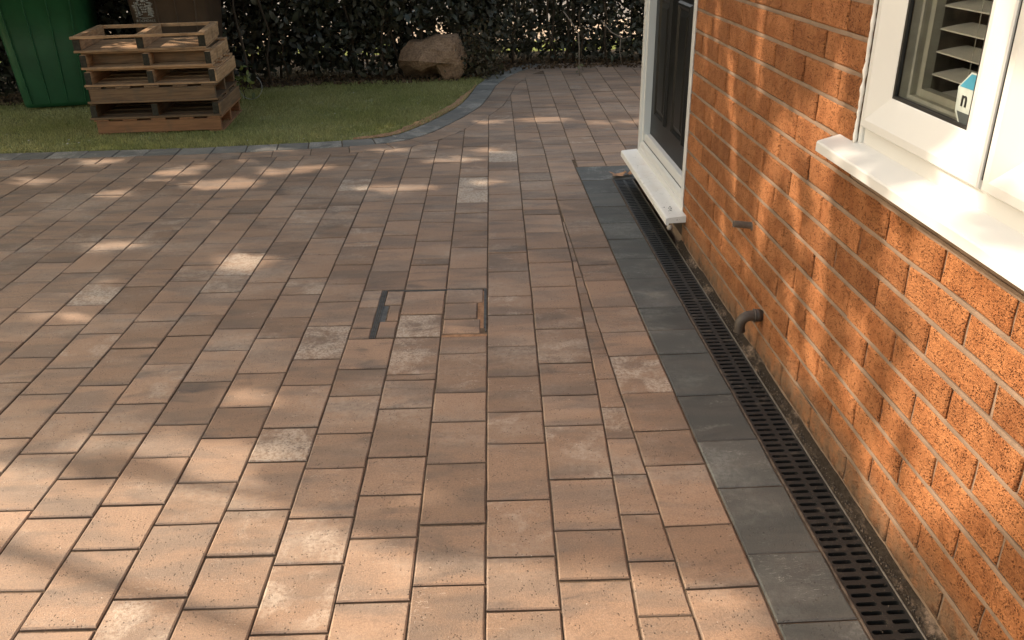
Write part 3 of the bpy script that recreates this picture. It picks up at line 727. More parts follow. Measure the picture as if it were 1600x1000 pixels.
# body of the house behind the brick skin
body = MB()
body.box(WX + .10, WX + .20, -1.5, YW0 - .02, -.09, 2.6); body.box(WX + .10, WX + .20, YW1 + .02, YD0 - .01, -.09, 2.6)
body.box(WX + .10, WX + .20, YW0 - .02, YW1 + .02, -.09, ZW0 - .03); body.box(WX + .10, WX + .20, YW0 - .02, YW1 + .02, ZW1 + .02, 2.6)
body.box(WX + .20, 4.6, -1.5, -1.4, -.09, 2.6); body.box(WX + .06, 4.6, 4.235, YD1 - .012, -.09, 2.6); body.box(4.5, 4.6, -1.4, 4.23, -.09, 2.6)
body.box(WX + .20, 4.5, 3.0, 3.08, 0, 2.55); body.box(WX + .20, 4.5, -1.4, 4.23, -.06, 0)
body.build("inner_wall", simple("interior_plaster", (.22, .19, .16), .9), house)
rf = MB(); rf.box(WX - .12, 4.75, -1.65, 4.45, 2.62, 2.78, .01); rf.build("roof", simple("roof_edge", (.10, .09, .08), .8), house)
# cement fillet and grit between wall and drain
mb = MB(); n = 150; ys = np.linspace(-1.4, 3.32, n); vs = []; fs = []
for i, y in enumerate(ys):
    f1 = mnoise.noise(Vector((y * 5, 0, 0))); f2 = mnoise.noise(Vector((y * 23, 4, 0)))
    hh = .010 + .012 * max(0, f1 + .25) + .004 * f2; ww = .014 + .006 * f1 + .003 * f2
    vs += [(WX + .006, y, hh + .006), (WX - .002, y, hh), (WX - ww * .6, y, hh * .45 + .002), (.827, y, -.002 + .002 * f2), (.8245, y, -.02)]
for i in range(n - 1):
    for k in range(4): a = i * 5 + k; fs.append((a, a + 1, a + 6, a + 5))
mb.add(vs, fs); mb.build("mortar_fillet", mk_fillet(), house)
mb = MB()
for i in range(1500):
    y = random.uniform(.6, 3.35); x = random.triangular(.8262, WX, .832); s = random.uniform(.0009, .0028) * (1.6 if random.random() < .06 else 1)
    z = .001 + (x - .826) * .35
    d = [Vector((random.uniform(-1, 1), random.uniform(-1, 1), random.uniform(-.5, 1))).normalized() * s for _ in range(4)]
    mb.add([Vector((x, y, z)) + q for q in (Vector((s, 0, 0)), Vector((-s * .5, s * .9, 0)), Vector((-s * .5, -s * .9, 0)), Vector((0, 0, s * 1.3)))], [(0, 1, 3), (1, 2, 3), (2, 0, 3)], (random.random(), random.random(), 0, 1))
t = NT("grit"); T = t.tone(); t.base(t.mix(T[0], (.02, .016, .012), (.13, .095, .07))); t.rough(.9)
mb.build("grit", t.m, None, label="loose grit and soil along the wall foot beside the drain", cat="grit", kind='stuff')

# ---- front door
door = empty("front_door", (.9, 3.82, 0), ); door.parent = house; door.location = (.051, 2.32, 0)
def ringprofile(mb, prof, y0, y1, z0, z1, tone=(.5, .5, 0, 1), wide=0):
    """nested rectangles (inset, X) -> mitred frame"""
    vs = []
    for ins, X in prof:
        y0_ = y0 + (wide if ins > .02 else 0); vs += [(X, y0_ + ins, z0 + ins), (X, y1 - ins, z0 + ins), (X, y1 - ins, z1 - ins), (X, y0_ + ins, z1 - ins)]
    fs = []
    for i in range(len(prof) - 1):
        for k in range(4): a = i * 4 + k; b = i * 4 + (k + 1) % 4; fs.append((a, a + 4, b + 4, b))
    mb.add(vs, fs, tone); return mb
FX = .846
mb = MB(); ringprofile(mb, [(0, .93), (0, FX + .004), (.004, FX), (.040, FX), (.044, FX + .004), (.046, FX + .010), (.060, FX + .014), (.063, FX + .05)], YD0, YD1, .128, 2.12); mb.build("frame", M_WHITE, door)
slabx = .893
mb = MB(); py = [YD0 + .064, 3.575, 3.80, 3.925, 4.15, YD1 - .064]
mb.box(slabx, slabx + .04, YD0 + .062, YD1 - .062, .235, 2.05)
M_DOOR = simple("black_door_skin", (.0065, .0072, .0075), .38, .25, (90, .0006), .15, 12)
dl = mb.build("door_leaf", M_DOOR, door)
for (a, b) in ((3.565, 3.79), (3.925, 4.15)):
    for (z0, z1) in ((.345, .905), (.99, 1.50)):
        mb = MB(); ringprofile(mb, [(-.002, slabx + .001), (.006, slabx - .011), (.016, slabx - .011), (.028, slabx - .002), (.030, slabx - .001), (.055, slabx - .010), (.056, slabx - .010)], a, b, z0, z1)
        mb.add([(slabx - .010, a + .056, z0 + .056), (slabx - .010, b - .056, z0 + .056), (slabx - .010, b - .056, z1 - .056), (slabx - .010, a + .056, z1 - .056)], [(0, 3, 2, 1)])
        mb.build("moulding", M_DOOR, dl)
# bottom rail of the frame: stepped white threshold with black seal
mb = MB(); ya, yb = YD0 + .045, YD1 - .045
prof = [(slabx - .002, .243), (.872, .240), (.868, .232), (.866, .206), (.862, .203), (.853, .196), (.850, .190), (.848, .128)]
for (x0, z0), (x1, z1) in zip(prof, prof[1:]): mb.add([(x0, ya, z0), (x0, yb, z0), (x1, yb, z1), (x1, ya, z1)], [(0, 1, 2, 3)])
mb.build("threshold", M_WHITE, door)
mb = MB(); mb.box(.862, .8665, ya + .01, yb - .002, .2022, .2052); mb.build("seal", M_BLACK, door)
def mk_sillmat():
    t = NT("dirty_white_sill"); p = t.pos(); c = t.mix(t.ramp(t.noise(p, 11, 5, .6), .45, .75, 0, .55), (.78, .75, .69), (.66, .58, .48))
    c = t.mix(t.math('MULTIPLY', t.ramp(t.noise(p, 60, 3), .66, .72), .6), c, (.10, .08, .06)); t.base(c); t.rough(.4); return t.m
M_SILL = mk_sillmat()
def cill(name, y0, y1, xf, xb, zf, zb, drop, parent, mat):
    mb = MB(); r = .004
    prof = [(xb, zb), (xf + r * 2, zf + .0008), (xf + r * .6, zf - r * .3), (xf, zf - r * 1.3), (xf, zf - drop + .002), (xf + .003, zf - drop), (xf + .010, zf - drop), (xf + .013, zf - drop + .008), (xb, zf - drop + .010)]
    n = len(prof); vs = [(x, y0, z) for x, z in prof] + [(x, y1, z) for x, z in prof]
    fs = [(i, i + n, (i + 1) % n + n, (i + 1) % n) for i in range(n)] + [tuple(range(n)), tuple(reversed(range(n, 2 * n)))]
    mb.add(vs, fs); return mb.build(name, mat, parent)
sl = cill("sill", 3.262, 4.352, .768, .8485, .134, .141, .030, door, M_SILL)
mb = MB()
for i in range(9): 
    y = 3.36 + random.uniform(-.03, .04); x = .80 + random.uniform(-.018, .022); z = .1372 + (x - .776) * .09; s = random.uniform(.0015, .0035)
    mb.add([(x + s * math.cos(a) * random.uniform(.6, 1.2), y + 2 * s * math.sin(a), z + .0006) for a in np.linspace(0, 6.28, 7)[:-1]], [tuple(range(6))])
mb.build("mud_speck", M_BLACK, sl)
mb = MB(); mb.tube([(.785, 3.262, .105), (.785, 3.258, .095), (.782, 3.27, .088)], [.010, .013, .008], 7); mb.build("mortar_lump", simple("mortar_blob", (.34, .29, .24), .9, .2, (120, .003)), sl)
# silicone bead at the brick edge
def bead(name, y, z0, z1, x, parent, s=.0035, seed=0):
    pts = [(x + .001 * mnoise.noise(Vector((z * 90, seed, 1))), y + .0026 * mnoise.noise(Vector((z * 34, seed, 0))) + .001 * mnoise.noise(Vector((z * 110, seed, 0))), z) for z in np.arange(z0, z1, .006)]
    mb = MB(); mb.tube(pts, [s * (1 + .55 * mnoise.noise(Vector((q[2] * 50, seed + 5, 0)))) for q in pts], 6); return mb.build(name, simple("old_sealant", (.70, .66, .60), .6), parent)
bead("sealant", YD0 + .001, .13, 2.1, FX + .001, door, .0032, 3)

# ---- window
win = empty("window", (0, 0, 0)); win.parent = house; win.location = (.017, .2, .78)
wx = .861
mb = MB(); ringprofile(mb, [(0, .93), (0, wx - .003), (.003, wx - .006), (.011, wx - .006), (.014, wx - .003), (.0145, wx + .002), (.030, wx + .002)], YW0, YW1 - .003, .755, ZW1); 
mb.box(wx + .001, .93, YW0 + .02, YW1 - .02, .765, .828); mb.box(wx + .0005, .93, 1.352, 1.392, .826, ZW1 - .02); mb.box(wx + .0005, .93, .70, .74, .826, ZW1 - .02)
mb.build("frame", M_WHITE, win)
M_GLASS = bpy.data.materials.new("window_glass"); M_GLASS.use_nodes = True; nt = M_GLASS.node_tree; nt.nodes.clear()
o_ = nt.nodes.new("ShaderNodeOutputMaterial"); tr = nt.nodes.new("ShaderNodeBsdfTransparent"); gl = nt.nodes.new("ShaderNodeBsdfGlossy"); gl.inputs['Roughness'].default_value = .02
fr = nt.nodes.new("ShaderNodeFresnel"); fr.inputs[0].default_value = 1.5; mx = nt.nodes.new("ShaderNodeMixShader"); tr.inputs[0].default_value = (.96, .96, .94, 1)
nt.links.new(fr.outputs[0], mx.inputs[0]); nt.links.new(tr.outputs[0], mx.inputs[1]); nt.links.new(gl.outputs[0], mx.inputs[2]); nt.links.new(mx.outputs[0], o_.inputs[0])
for (a, b) in ((1.374, 1.850), (.742, 1.363), (-.33, .738)):
    mb = MB(); ringprofile(mb, [(-.001, wx + .004), (0, wx - .009), (.003, wx - .012), (.018, wx - .012), (.022, wx - .010), (.070, wx + .013), (.074, wx + .016), (.0745, wx + .026)], a, b, .815, ZW1 - .012, wide=.037)
    sash = mb.build("sash", M_WHITE, win)
    mb = MB(); ringprofile(mb, [(.0725, wx + .015), (.0785, wx + .016), (.079, wx + .024)], a, b, .815, ZW1 - .012, wide=.037); mb.build("gasket", M_BLACK, sash)
    mb = MB(); mb.add([(wx + .022, a + .073, .888), (wx + .022, b - .073, .888), (wx + .022, b - .073, ZW1 - .085), (wx + .022, a + .073, ZW1 - .085)], [(0, 3, 2, 1)]); mb.build("pane", M_GLASS, sash)
    mb = MB(); ringprofile(mb, [(.082, wx + .024), (.083, wx + .040), (.090, wx + .041), (.090, wx + .055), (.094, wx + .056), (.104, wx + .057), (.105, wx + .075)], a, b, .808, ZW1 - .012, wide=.037)
    mb.build("inner_frame", simple("spacer_grey", (.42, .42, .38), .5), sash)
    mb = MB(); mb.add([(wx + .046, a + .09, .897), (wx + .046, b - .09, .897), (wx + .046, b - .09, ZW1 - .10), (wx + .046, a + .09, ZW1 - .10)], [(0, 3, 2, 1)]); mb.build("inner_pane", M_GLASS, sash)
mb = MB(); mb.box(wx - .006, wx + .003, 1.3625, 1.3745, .83, ZW1 - .02); mb.build("seal", M_BLACK, win)
cill("sill", -.45, 1.944, .797, wx + .004, .7625, .7795, .026, win, M_WHITE)
bead("sealant", YW1 - .002, .775, ZW1, WX + .001, win, .0042, 8)
mb = MB(); mb.box(.93, .95, YW0, YW1 - .01, .75, .80); mb.box(.93, 1.06, YW0 - .02, YW1 + .02, .72, .75); mb.build("window_board", M_WHITE, win)
# sticker inside the pane
st = empty("window_sticker", (wx + .0205, 1.50, .935), label="blue and white cut-corner sticker on the inside of the window pane", cat="sticker")
def flat(name, pts, x, mat, parent):
    mb = MB(); mb.add([(x, a, b) for a, b in pts], [tuple(range(len(pts)))]); return mb.build(name, mat, parent)
octa = lambda s, cy=1.4865, cz=.935: [(cy + s * .062, cz + .018 * s), (cy + s * .028, cz + .048 * s), (cy - s * .04, cz + .048 * s), (cy - s * .062, cz + .018 * s), (cy - s * .058, cz - .025 * s), (cy - s * .03, cz - .054 * s), (cy + s * .03, cz - .054 * s), (cy + s * .058, cz - .025 * s)]
flat("backing", octa(1.0), wx + .0212, simple("sticker_white", (.36, .40, .36), .5), st)
flat("blue_band", [(1.4865 + .057, .954), (1.4865 + .026, .980), (1.45, .980), (1.43, .954)], wx + .0208, simple("sticker_blue", (.03, .20, .28), .5), st)
flat("dark_band", [(1.4865 + .052, .912), (1.43, .912), (1.455, .885), (1.4865 + .029, .885)], wx + .0208, simple("sticker_dark", (.05, .06, .06), .5), st)
def text(name, body, size, mat, parent, M):
    c = bpy.data.curves.new(name, 'FONT'); c.body = body; c.size = size; c.align_x = 'CENTER'; c.extrude = size * .02
    o = bpy.data.objects.new("tmp", c); S.collection.objects.link(o); dg = bpy.context.evaluated_depsgraph_get(); me = bpy.data.meshes.new_from_object(o.evaluated_get(dg))
    bpy.data.objects.remove(o); me.transform(M); me.materials.clear(); return link(name, me, mat, parent)
text("lettering", "n", .042, M_BLACK, st, Matrix.Translation((wx + .0203, 1.520, .922)) @ Matrix(((0, 0, -1, 0), (-1, 0, 0, 0), (0, 1, 0, 0), (0, 0, 0, 1))))

# ---- blind
bl_ = empty("window_blind", (.95, 1.4, .9), label="pale grey slatted blind hanging inside the white window", cat="blind")
M_SLAT = simple("slat_grey", (.74, .73, .69), .5, .4, None, .05)
for (a, b) in ((1.40, 1.745), (.76, 1.34)):
    for i in range(22):
        z = .855 + i * .0435
        mb = MB(); vs = []; K = 5
        for k in range(K):
            s = k / (K - 1); x = .934 + s * .062; zz = z + s * .010 + .0012 * math.sin(math.pi * s)
            vs += [(x, a, zz), (x, b, zz)]
        n = len(vs); vs += [(x, y, z_ - .0022) for x, y, z_ in vs]
        fs = [(2 * k, 2 * k + 1, 2 * k + 3, 2 * k + 2) for k in range(K - 1)] + [(n + 2 * k, n + 2 * k + 2, n + 2 * k + 3, n + 2 * k + 1) for k in range(K - 1)] + [(0, n, n + 1, 1), (n - 2, n - 1, 2 * n - 1, 2 * n - 2)]
        fs += [(2 * k, 2 * k + 2, n + 2 * k + 2, n + 2 * k) for k in range(K - 1)] + [(2 * k + 1, n + 2 * k + 1, n + 2 * k + 3, 2 * k + 3) for k in range(K - 1)]
        mb.add(vs, fs); sobj = mb.build("slat", M_SLAT, bl_)
    for y in (b - .13, a + .06):
        mb = MB()
        for x in (.9355, 1.0): mb.tube([(x, y, .84), (x, y, 1.8)], .0008, 5)
        mb.build("cord", simple("blind_cord", (.6, .6, .56), .7), bl_)
        mb = MB()
        for i in range(22): z = .855 + i * .0435 + .0065 + .0042; mb.box(.953, .985, y - .0011, y + .0011, z - .001, z + .0035)
        mb.build("cord_slot", M_BLACK, bl_)

# ---- pipes
M_PIPE = simple("grey_plastic_pipe", (.068, .050, .037), .55, .4, (60, .001), .3, 30)
ov = empty("overflow_pipe", (.849, 2.474, .372), label="short grey pipe stub poking straight out of the brick wall", cat="pipe")
def hollow(mb, pts, ro, ri, n=14):
    mb.tube(pts, ro, n, caps=False); mb.tube([pts[-1]] + [pts[-2]], ri, n, caps=False)
    a = Vector(pts[-1]); t = (a - Vector(pts[-2])).normalized(); ref = t.orthogonal().normalized(); b2 = t.cross(ref)
    vs = []
    for rad in (ro if not isinstance(ro, list) else ro[-1], ri): vs += [a + (ref * math.cos(2 * math.pi * k / n) + b2 * math.sin(2 * math.pi * k / n)) * rad for k in range(n)]
    mb.add(vs, [(k, (k + 1) % n, n + (k + 1) % n, n + k) for k in range(n)])
mb = MB(); hollow(mb, [(.86, 2.474, .370), (.83, 2.474, .374), (.7915, 2.474, .379)], .0105, .0085); mb.build("tube", simple("weathered_grey_pipe", (.14, .115, .09), .6, .3, (90, .001), .3, 40), ov)
mb = MB(); mb.tube([(.8495, 2.474, .372), (.846, 2.474, .3725)], [.017, .0125], 12); mb.build("mortar_collar", M_MORTAR, ov)
el = empty("waste_pipe", (.849, 2.30, .145), label="dark grey waste elbow pipe turning down over the drain", cat="pipe")
arc = [(.86, 2.30, .150), (.815, 2.30, .150)] + [(.815 - .030 * math.sin(a), 2.30, .120 + .030 * math.cos(a)) for a in np.linspace(.2, math.pi / 2, 6)] + [(.785, 2.30, .098)]
mb = MB(); hollow(mb, arc, .0158, .0135, 16); mb.build("elbow", M_PIPE, el)
mb = MB(); mb.tube([(.845, 2.30, .150), (.826, 2.30, .150)], .0190, 16); mb.tube([(.828, 2.30, .150), (.824, 2.30, .150)], .0206, 16); mb.build("socket", M_PIPE, el)
mb = MB(); mb.tube([(.785, 2.30, .108), (.785, 2.30, .100)], .0180, 16, caps=False); mb.build("rim", M_PIPE, el)

# ------------------------------------------------------------------ channel drain
t = NT("black_grating"); p = t.pos(); dn = t.noise(p, 28, 5, .7)
c = t.mix(t.ramp(dn, .52, .70, 0, .7), (.014, .014, .012), (.12, .095, .07)); c = t.mix(t.ramp(t.voro(p, 160), .06, .14, .8, 0), c, (.30, .26, .21))
t.base(t.mix(t.ramp(t.noise(p, 5, 3), .45, .6), (.013, .013, .011), c)); t.rough(.5); t.bump(t.noise(p, 200, 3), .001); M_GRATE = t.m
dr = empty("channel_drain", (.775, 1.4, 0), label="long black slotted drain grating running along the foot of the brick wall", cat="drain")
def grate(y0, y1, parent):
    mb = MB(); zt, zb = -.003, -.014; pitch = .02462
    X = [(.727, .7765), (.7765, .8215)]; slots = [(.7300, .7722), (.7808, .8180)]
    nrow = int(round((y1 - y0) / pitch)); 
    for r in range(nrow):
        ya = y0 + r * pitch; yb = ya + pitch; yc = (ya + yb) / 2 ; hw = .0056
        for (xa, xb), (sa, sb_) in zip(X, slots):
            ring_ = []
            for k in range(5):
                a = -math.pi / 2 + math.pi * k / 4; ring_.append((sb_ - hw + hw * math.cos(a), yc + hw * math.sin(a)))
            for k in range(5):
                a = math.pi / 2 + math.pi * k / 4; ring_.append((sa + hw + hw * math.cos(a), yc + hw * math.sin(a)))
            outer = [(xb - .006, ya), (xb, ya), (xb, yc), (xb, yb), (xb - .006, yb), (xa + .006, yb), (xa, yb), (xa, yc), (xa, ya), (xa + .006, ya)]
            vs = [(x, y, zt) for x, y in outer] + [(x, y, zt) for x, y in ring_] + [(x, y, zb) for x, y in ring_]
            fs = []
            for k in range(10):
                j = (k + 1) % 10; fs += [(k, j, 10 + j, 10 + k), (10 + k, 10 + j, 20 + j, 20 + k)]
            mb.add(vs, fs)
        pass
    return mb.build("grating", M_GRATE, parent)
yy = 1.422 - .01231 - .02462 * 40 * 2
for i in range(6):
    y0 = yy + i * .985; y1 = min(y0 + .985 - .001, 4.293)
    if y0 < 4.25: grate(y0, y1, dr)
mb = MB(); mb.box(.7205, .7262, -1.5, 4.295, -.05, -.0015, .001); mb.build("side_rail", simple("galvanised_dusty", (.11, .080, .058), .8, .3, (200, .001), .4, 40), dr)
mb = MB(); mb.box(.8222, .8255, -1.5, 4.295, -.05, -.0005, .0008); mb.build("side_rail", simple("galvanised_edge", (.15, .13, .105), .45, .5, (200, .001), .3, 60), dr)
mb = MB(); mb.box(.7262, .8222, -1.5, 4.295, -.085, -.07); mb.box(.7262, .8222, 4.288, 4.295, -.07, -.003); mb.build("trough", M_BLACK, dr)
mb = MB()
for i in range(900):
    y = random.uniform(.9, 4.25); x = random.uniform(.728, .82); s = random.uniform(.0006, .0019); z = -.0028
    mb.add([(x + s, y, z), (x - s * .5, y + s, z), (x - s * .5, y - s, z), (x, y, z + s)], [(0, 1, 3), (1, 2, 3), (2, 0, 3)], (random.random() ** .5, 0, 0, 1))
mb.build("debris", bpy.data.materials["grit"], dr, kind='stuff')
# dead leaf
dlm = simple("dry_leaf", (.42, .23, .13), .8, .2, (60, .002), .2, 50)
def maple(cx, cy, s, rot, fold):
    pts = []; 
    for k in range(15):
        a = rot + k * 2 * math.pi / 15; r = s * (1.0 if k % 3 == 0 else .52 if k % 3 == 1 else .70)
        x = r * math.cos(a); y = r * math.sin(a); pts.append((cx + x, cy + y, .006 + abs(x) * fold + .004 * math.sin(a * 3)))
    mb = MB(); mb.add([(cx, cy, .004)] + pts, [(0, i + 1, (i + 1) % 15 + 1) for i in range(15)]); return mb
maple(.755, 4.345, .050, .3, .30).build("dead_leaf", dlm, None, label="dry orange-brown leaf lying at the far end of the drain", cat="leaf")
maple(.815, 4.36, .040, 1.3, .8).build("dead_leaf", dlm, None, label="curled brown leaf tucked against the white door sill", cat="leaf")

# ------------------------------------------------------------------ inspection cover in the paving
mh = empty("inspection_cover", (-.16, 2.73, 0), label="recessed inspection cover filled with cut pavers and edged by thin steel strips", cat="manhole cover")
def ruv(u0, u1, v0, v1): return [uv2xy(u0, v0), uv2xy(u1, v0), uv2xy(u1, v1), uv2xy(u0, v1)]
M_STEEL = simple("galvanised_steel", (.085, .085, .078), .5, .4, (120, .0008), .35, 40, .2)
def strip_(mb, u0, u1, v0, v1, z0, z1):
    P = ruv(u0, u1, v0, v1); mb.add([(x, y, z0) for x, y in P] + [(x, y, z1) for x, y in P], [(0, 1, 5, 4), (1, 2, 6, 5), (2, 3, 7, 6), (3, 0, 4, 7), (4, 5, 6, 7)])
mb = MB()
for u0, u1 in ((-.4245, -.4205), (-.4175, -.4140), (-.411, -.4075)): strip_(mb, u0, u1, 2.537, 2.929, -.03, -.001)
for u0, u1 in ((-.0475, -.0445), (-.052, -.0495)): strip_(mb, u0, u1, 2.60 if u0 < -.05 else 2.57, 2.928, -.03, -.001)
strip_(mb, -.40, -.06, 2.926, 2.929, -.03, -.002); strip_(mb, -.36, -.19, 2.921, 2.9235, -.03, -.002)
mb.build("steel_frame", M_STEEL, mh)
mb = MB(); strip_(mb, -.4075, -.388, 2.665, 2.795, -.03, -.004); mb.build("lifting_plate", M_STEEL, mh)
mb = MB(); strip_(mb, -.4235, -.040, 2.536, 2.931, -.03, -.0045); mb.build("bedding", M_SAND, mh)
mb = MB(); strip_(mb, -.074, -.0525, 2.60, 2.91, -.03, -.0035); strip_(mb, -.19, -.042, 2.5375, 2.554, -.03, -.0035); mb.build("sand_fill", M_ORANGESAND, mh)
for a in [(-.405, -.343, 2.54, 2.662, 0), (-.385, -.343, 2.665, 2.795, 0), (-.405, -.343, 2.798, 2.920, 0), (-.341, -.193, 2.54, 2.712, .9), (-.341, -.193, 2.715, 2.918, 0),
          (-.190, -.062, 2.556, 2.668, 0), (-.190, -.075, 2.672, 2.800, .05), (-.190, -.055, 2.803, 2.922, 0)]:
    mb = MB(); slab(mb, ruv(*a[:4]), (.9 if a[2] < 2.6 and a[4] == 0 and a[0] > -.2 else random.random() * .5, random.random(), a[4], 1), near=True); mb.build("paver", M_PAVER, mh)

# ------------------------------------------------------------------ pallets
LAB = ["reddish pallet at the bottom of the stack, lying on the grass", "dark open pallet second from the bottom of the stack", "weathered solid-sided pallet third from the bottom of the stack",
       "open brown pallet fourth from the bottom, offset to the right", "brown pallet directly under the topmost pallet", "pale open-topped pallet at the top of the stack catching sunlight"]
offs = [(0, 0), (-.012, -.004), (-.010, .006), (-.018, -.010), (-.012, .008), (-.03, .0)]
rots = [2.2, 2.2, 2.6, 2.9, 4.0, 6.5]
def board(name, mat, parent, M, x0, x1, y0, y1, z0, z1, along=0):
    mb = MB(); mb.box(x0, x1, y0, y1, z0, z1, .0018, (random.random(), random.random(), along, 1), M); return mb.build(name, mat, parent)
for i in range(6):
    cx, cy = -1.99 + offs[i][0], 5.94 + offs[i][1]
    if i == 5: cx, cy = -2.075, 6.03
    if i == 4: cx, cy = -2.03, 6.00
    if i == 3: cx, cy = -2.005, 5.96
    M = Matrix.Translation((cx, cy, i * .0995)) @ Matrix.Rotation(math.radians(rots[i]), 4, 'Z')
    pl = empty("wooden_pallet", (cx, cy, i * .0995), label=LAB[i], cat="pallet", group="stacked wooden pallets")
    hx, hy = .395, .315; mat = [M_PLY, M_WOODOLD, M_WOODOLD, M_WOOD, M_WOOD, M_WOOD][i]
    if i in (0, 2):      # stringers run across the front: solid face
        for yv in (-hy, -.018, hy - .036): board("stringer", mat, pl, M, -hx + .012, hx - .012, yv, yv + .036, .012, .086)
        for k, xv in enumerate((-hx, -.22, -.045, .13, hx - .09)): board("deck_board", mat, pl, M, xv, xv + .09, -hy - (.002 if k else 0), hy, .087, .0985, 1)
        for xv in (-hx, -.045, hx - .09): board("bottom_board", mat, pl, M, xv, xv + .09, -hy + .004, hy - .004, 0, .011, 1)
        if i == 2: board("front_board", mat, pl, M, -hx - .005, hx, -hy - .012, -hy - .001, .0, .014)
    elif i in (1, 3):
        for xv in (-hx, -.019, hx - .038): board("stringer", mat, pl, M, xv, xv + .038, -hy + .015, hy - .01, .0125, .086, 1)
        for k, yv in enumerate((-hy - .002, -.20, -.05, .10, hy - .09)): board("bottom_board", mat, pl, M, -hx - .008, hx + .006, yv, yv + .092, 0, .012)
        for yv in (-hy + .06, -.045, hy - .09): board("deck_board", mat, pl, M, -hx, hx, yv, yv + .09, .087, .0985)
        board("side_board", mat, pl, M, hx + .001, hx + .012, -hy + .01, hy, .0, .080, 1)
    elif i == 4:
        for xv in (-hx, -.019, hx - .038): board("stringer", mat, pl, M, xv, xv + .038, -hy + .012, hy - .01, .014, .086, 1)
        for yv in (-hy, -.20, -.05, .10, hy - .09): board("bottom_board", mat, pl, M, -hx, hx + .004, yv, yv + .092, 0, .013)
        board("inner_board", M_WOODOLD, pl, M, -hx + .042, hx - .042, -hy + .12, -hy + .132, .016, .086)  # darker wood chosen here to paint the shadow inside this pallet
        for yv in (-hy + .05, hy - .09): board("deck_board", mat, pl, M, -hx, hx, yv, yv + .09, .087, .0985)
    else:
        for xv in (-hx, -.022, hx - .044): board("stringer", mat, pl, M, xv, xv + .044, -hy + .020, hy - .024, .014, .0975, 1)
        for yv in (-hy, -.213, -.105, .005, .115): board("bottom_board", mat, pl, M, -hx, hx, yv, yv + .104, 0, .013)
        board("top_rail", mat, pl, M, -hx - .006, hx + .002, -hy - .004, -hy + .018, .082, .098); board("top_rail", mat, pl, M, -hx, hx, hy - .023, hy, .076, .098)

M_ENDSHADE = simple("painted_end_shade", (.042, .036, .026), .9, .1, (200, .002), .3, 60)  # near-black caps paint the shade on the stringer fronts
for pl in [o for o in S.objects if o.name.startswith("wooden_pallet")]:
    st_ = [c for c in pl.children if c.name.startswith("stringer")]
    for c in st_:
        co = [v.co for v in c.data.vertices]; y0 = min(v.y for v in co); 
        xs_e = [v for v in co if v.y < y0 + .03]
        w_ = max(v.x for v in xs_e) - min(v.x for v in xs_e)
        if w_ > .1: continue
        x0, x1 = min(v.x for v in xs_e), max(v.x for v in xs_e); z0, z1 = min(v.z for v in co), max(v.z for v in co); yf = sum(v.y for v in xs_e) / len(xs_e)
        mb = MB(); mb.box(x0 + .001, x1 - .001, y0 - .004, y0 + .004, z0 + .001, z1 - .001, .0008); mb.build("stringer_end_shade", M_ENDSHADE, pl)
# ------------------------------------------------------------------ wheelie bins
def bin_(name, base, rot, mat, label, wb, db, wt, dt, hgt=1.0):
    e = empty(name, base, label=label, cat="wheelie bin"); M = Matrix.Translation(base) @ Matrix.Rotation(math.radians(rot), 4, 'Z')
    levels = [(.0, wb, db), (.03, wb + .01, db + .01), (hgt * .45, (wb * .55 + wt * .45), db * .55 + dt * .45), (hgt * .90, wt * .98, dt * .98), (hgt * .905, wt + .03, dt + .03), (hgt * .93, wt + .035, dt + .035), (hgt * .935, wt, dt), (hgt, wt, dt)]
    vs = []; fs = []; n = 20
    for z, W, D in levels:
        for k in range(n):
            a = 2 * math.pi * (k + .5) / n; c_, s_ = math.cos(a), math.sin(a); e_ = .30
            vs.append(M @ Vector((W / 2 * math.copysign(abs(c_) ** e_, c_), D / 2 * math.copysign(abs(s_) ** e_, s_), z + .02)))
    for i in range(len(levels) - 1):
        for k in range(n): fs.append((i * n + k, i * n + (k + 1) % n, (i + 1) * n + (k + 1) % n, (i + 1) * n + k))
    fs.append(tuple(reversed(range(n))))
    mb = MB(); mb.add(vs, fs, smooth=True); bo = mb.build("body", mat, e)
    mb = MB(); mb.box(-wt / 2 - .02, wt / 2 + .02, -dt / 2 - .04, dt / 2 + .02, hgt + .021, hgt + .05, .012, M=M); mb.build("lid", mat, e)
    mb = MB(); mb.tube([M @ Vector((-wt / 2 + .05, dt / 2 + .07, hgt)), M @ Vector((wt / 2 - .05, dt / 2 + .07, hgt))], .014, 8); mb.build("handle", mat, e)
    for sx in (-1, 1):
        mb = MB(); mb.tube([M @ Vector((sx * (wb / 2 + .005), db / 2 + .03, .10)), M @ Vector((sx * (wb / 2 + .05), db / 2 + .03, .10))], .10, 18); mb.build("wheel", M_BLACK, e)
    # shallow ribs on the front
    for sx in (-.36, -.12, .12, .36):
        mb = MB(); P = []
        for z, s in ((.05, wb), (hgt * .86, wt * .97)):
            D = (db + (dt - db) * z / hgt) / 2
            P += [M @ Vector((sx * s - .006, -D + .002, z)), M @ Vector((sx * s, -D - .008, z)), M @ Vector((sx * s + .006, -D + .002, z))]
        mb.add(P, [(0, 1, 4, 3), (1, 2, 5, 4)]); mb.build("rib", mat, e)
    return e, M
bin_("wheelie_bin", (-3.02, 6.76, 0), 12, simple("green_bin_plastic", (.009, .066, .024), .42, .45, (60, .001), .15, 8), "dark green wheelie bin standing on the lawn left of the pallets", .50, .52, .66, .70)
e, M = bin_("wheelie_bin", (-2.17, 7.02, 0), 3, simple("brown_bin_plastic", (.085, .052, .033), .42, .45, (60, .001), .15, 8), "brown wheelie bin with pale council crest behind the pallet stack", .46, .52, .62, .72)
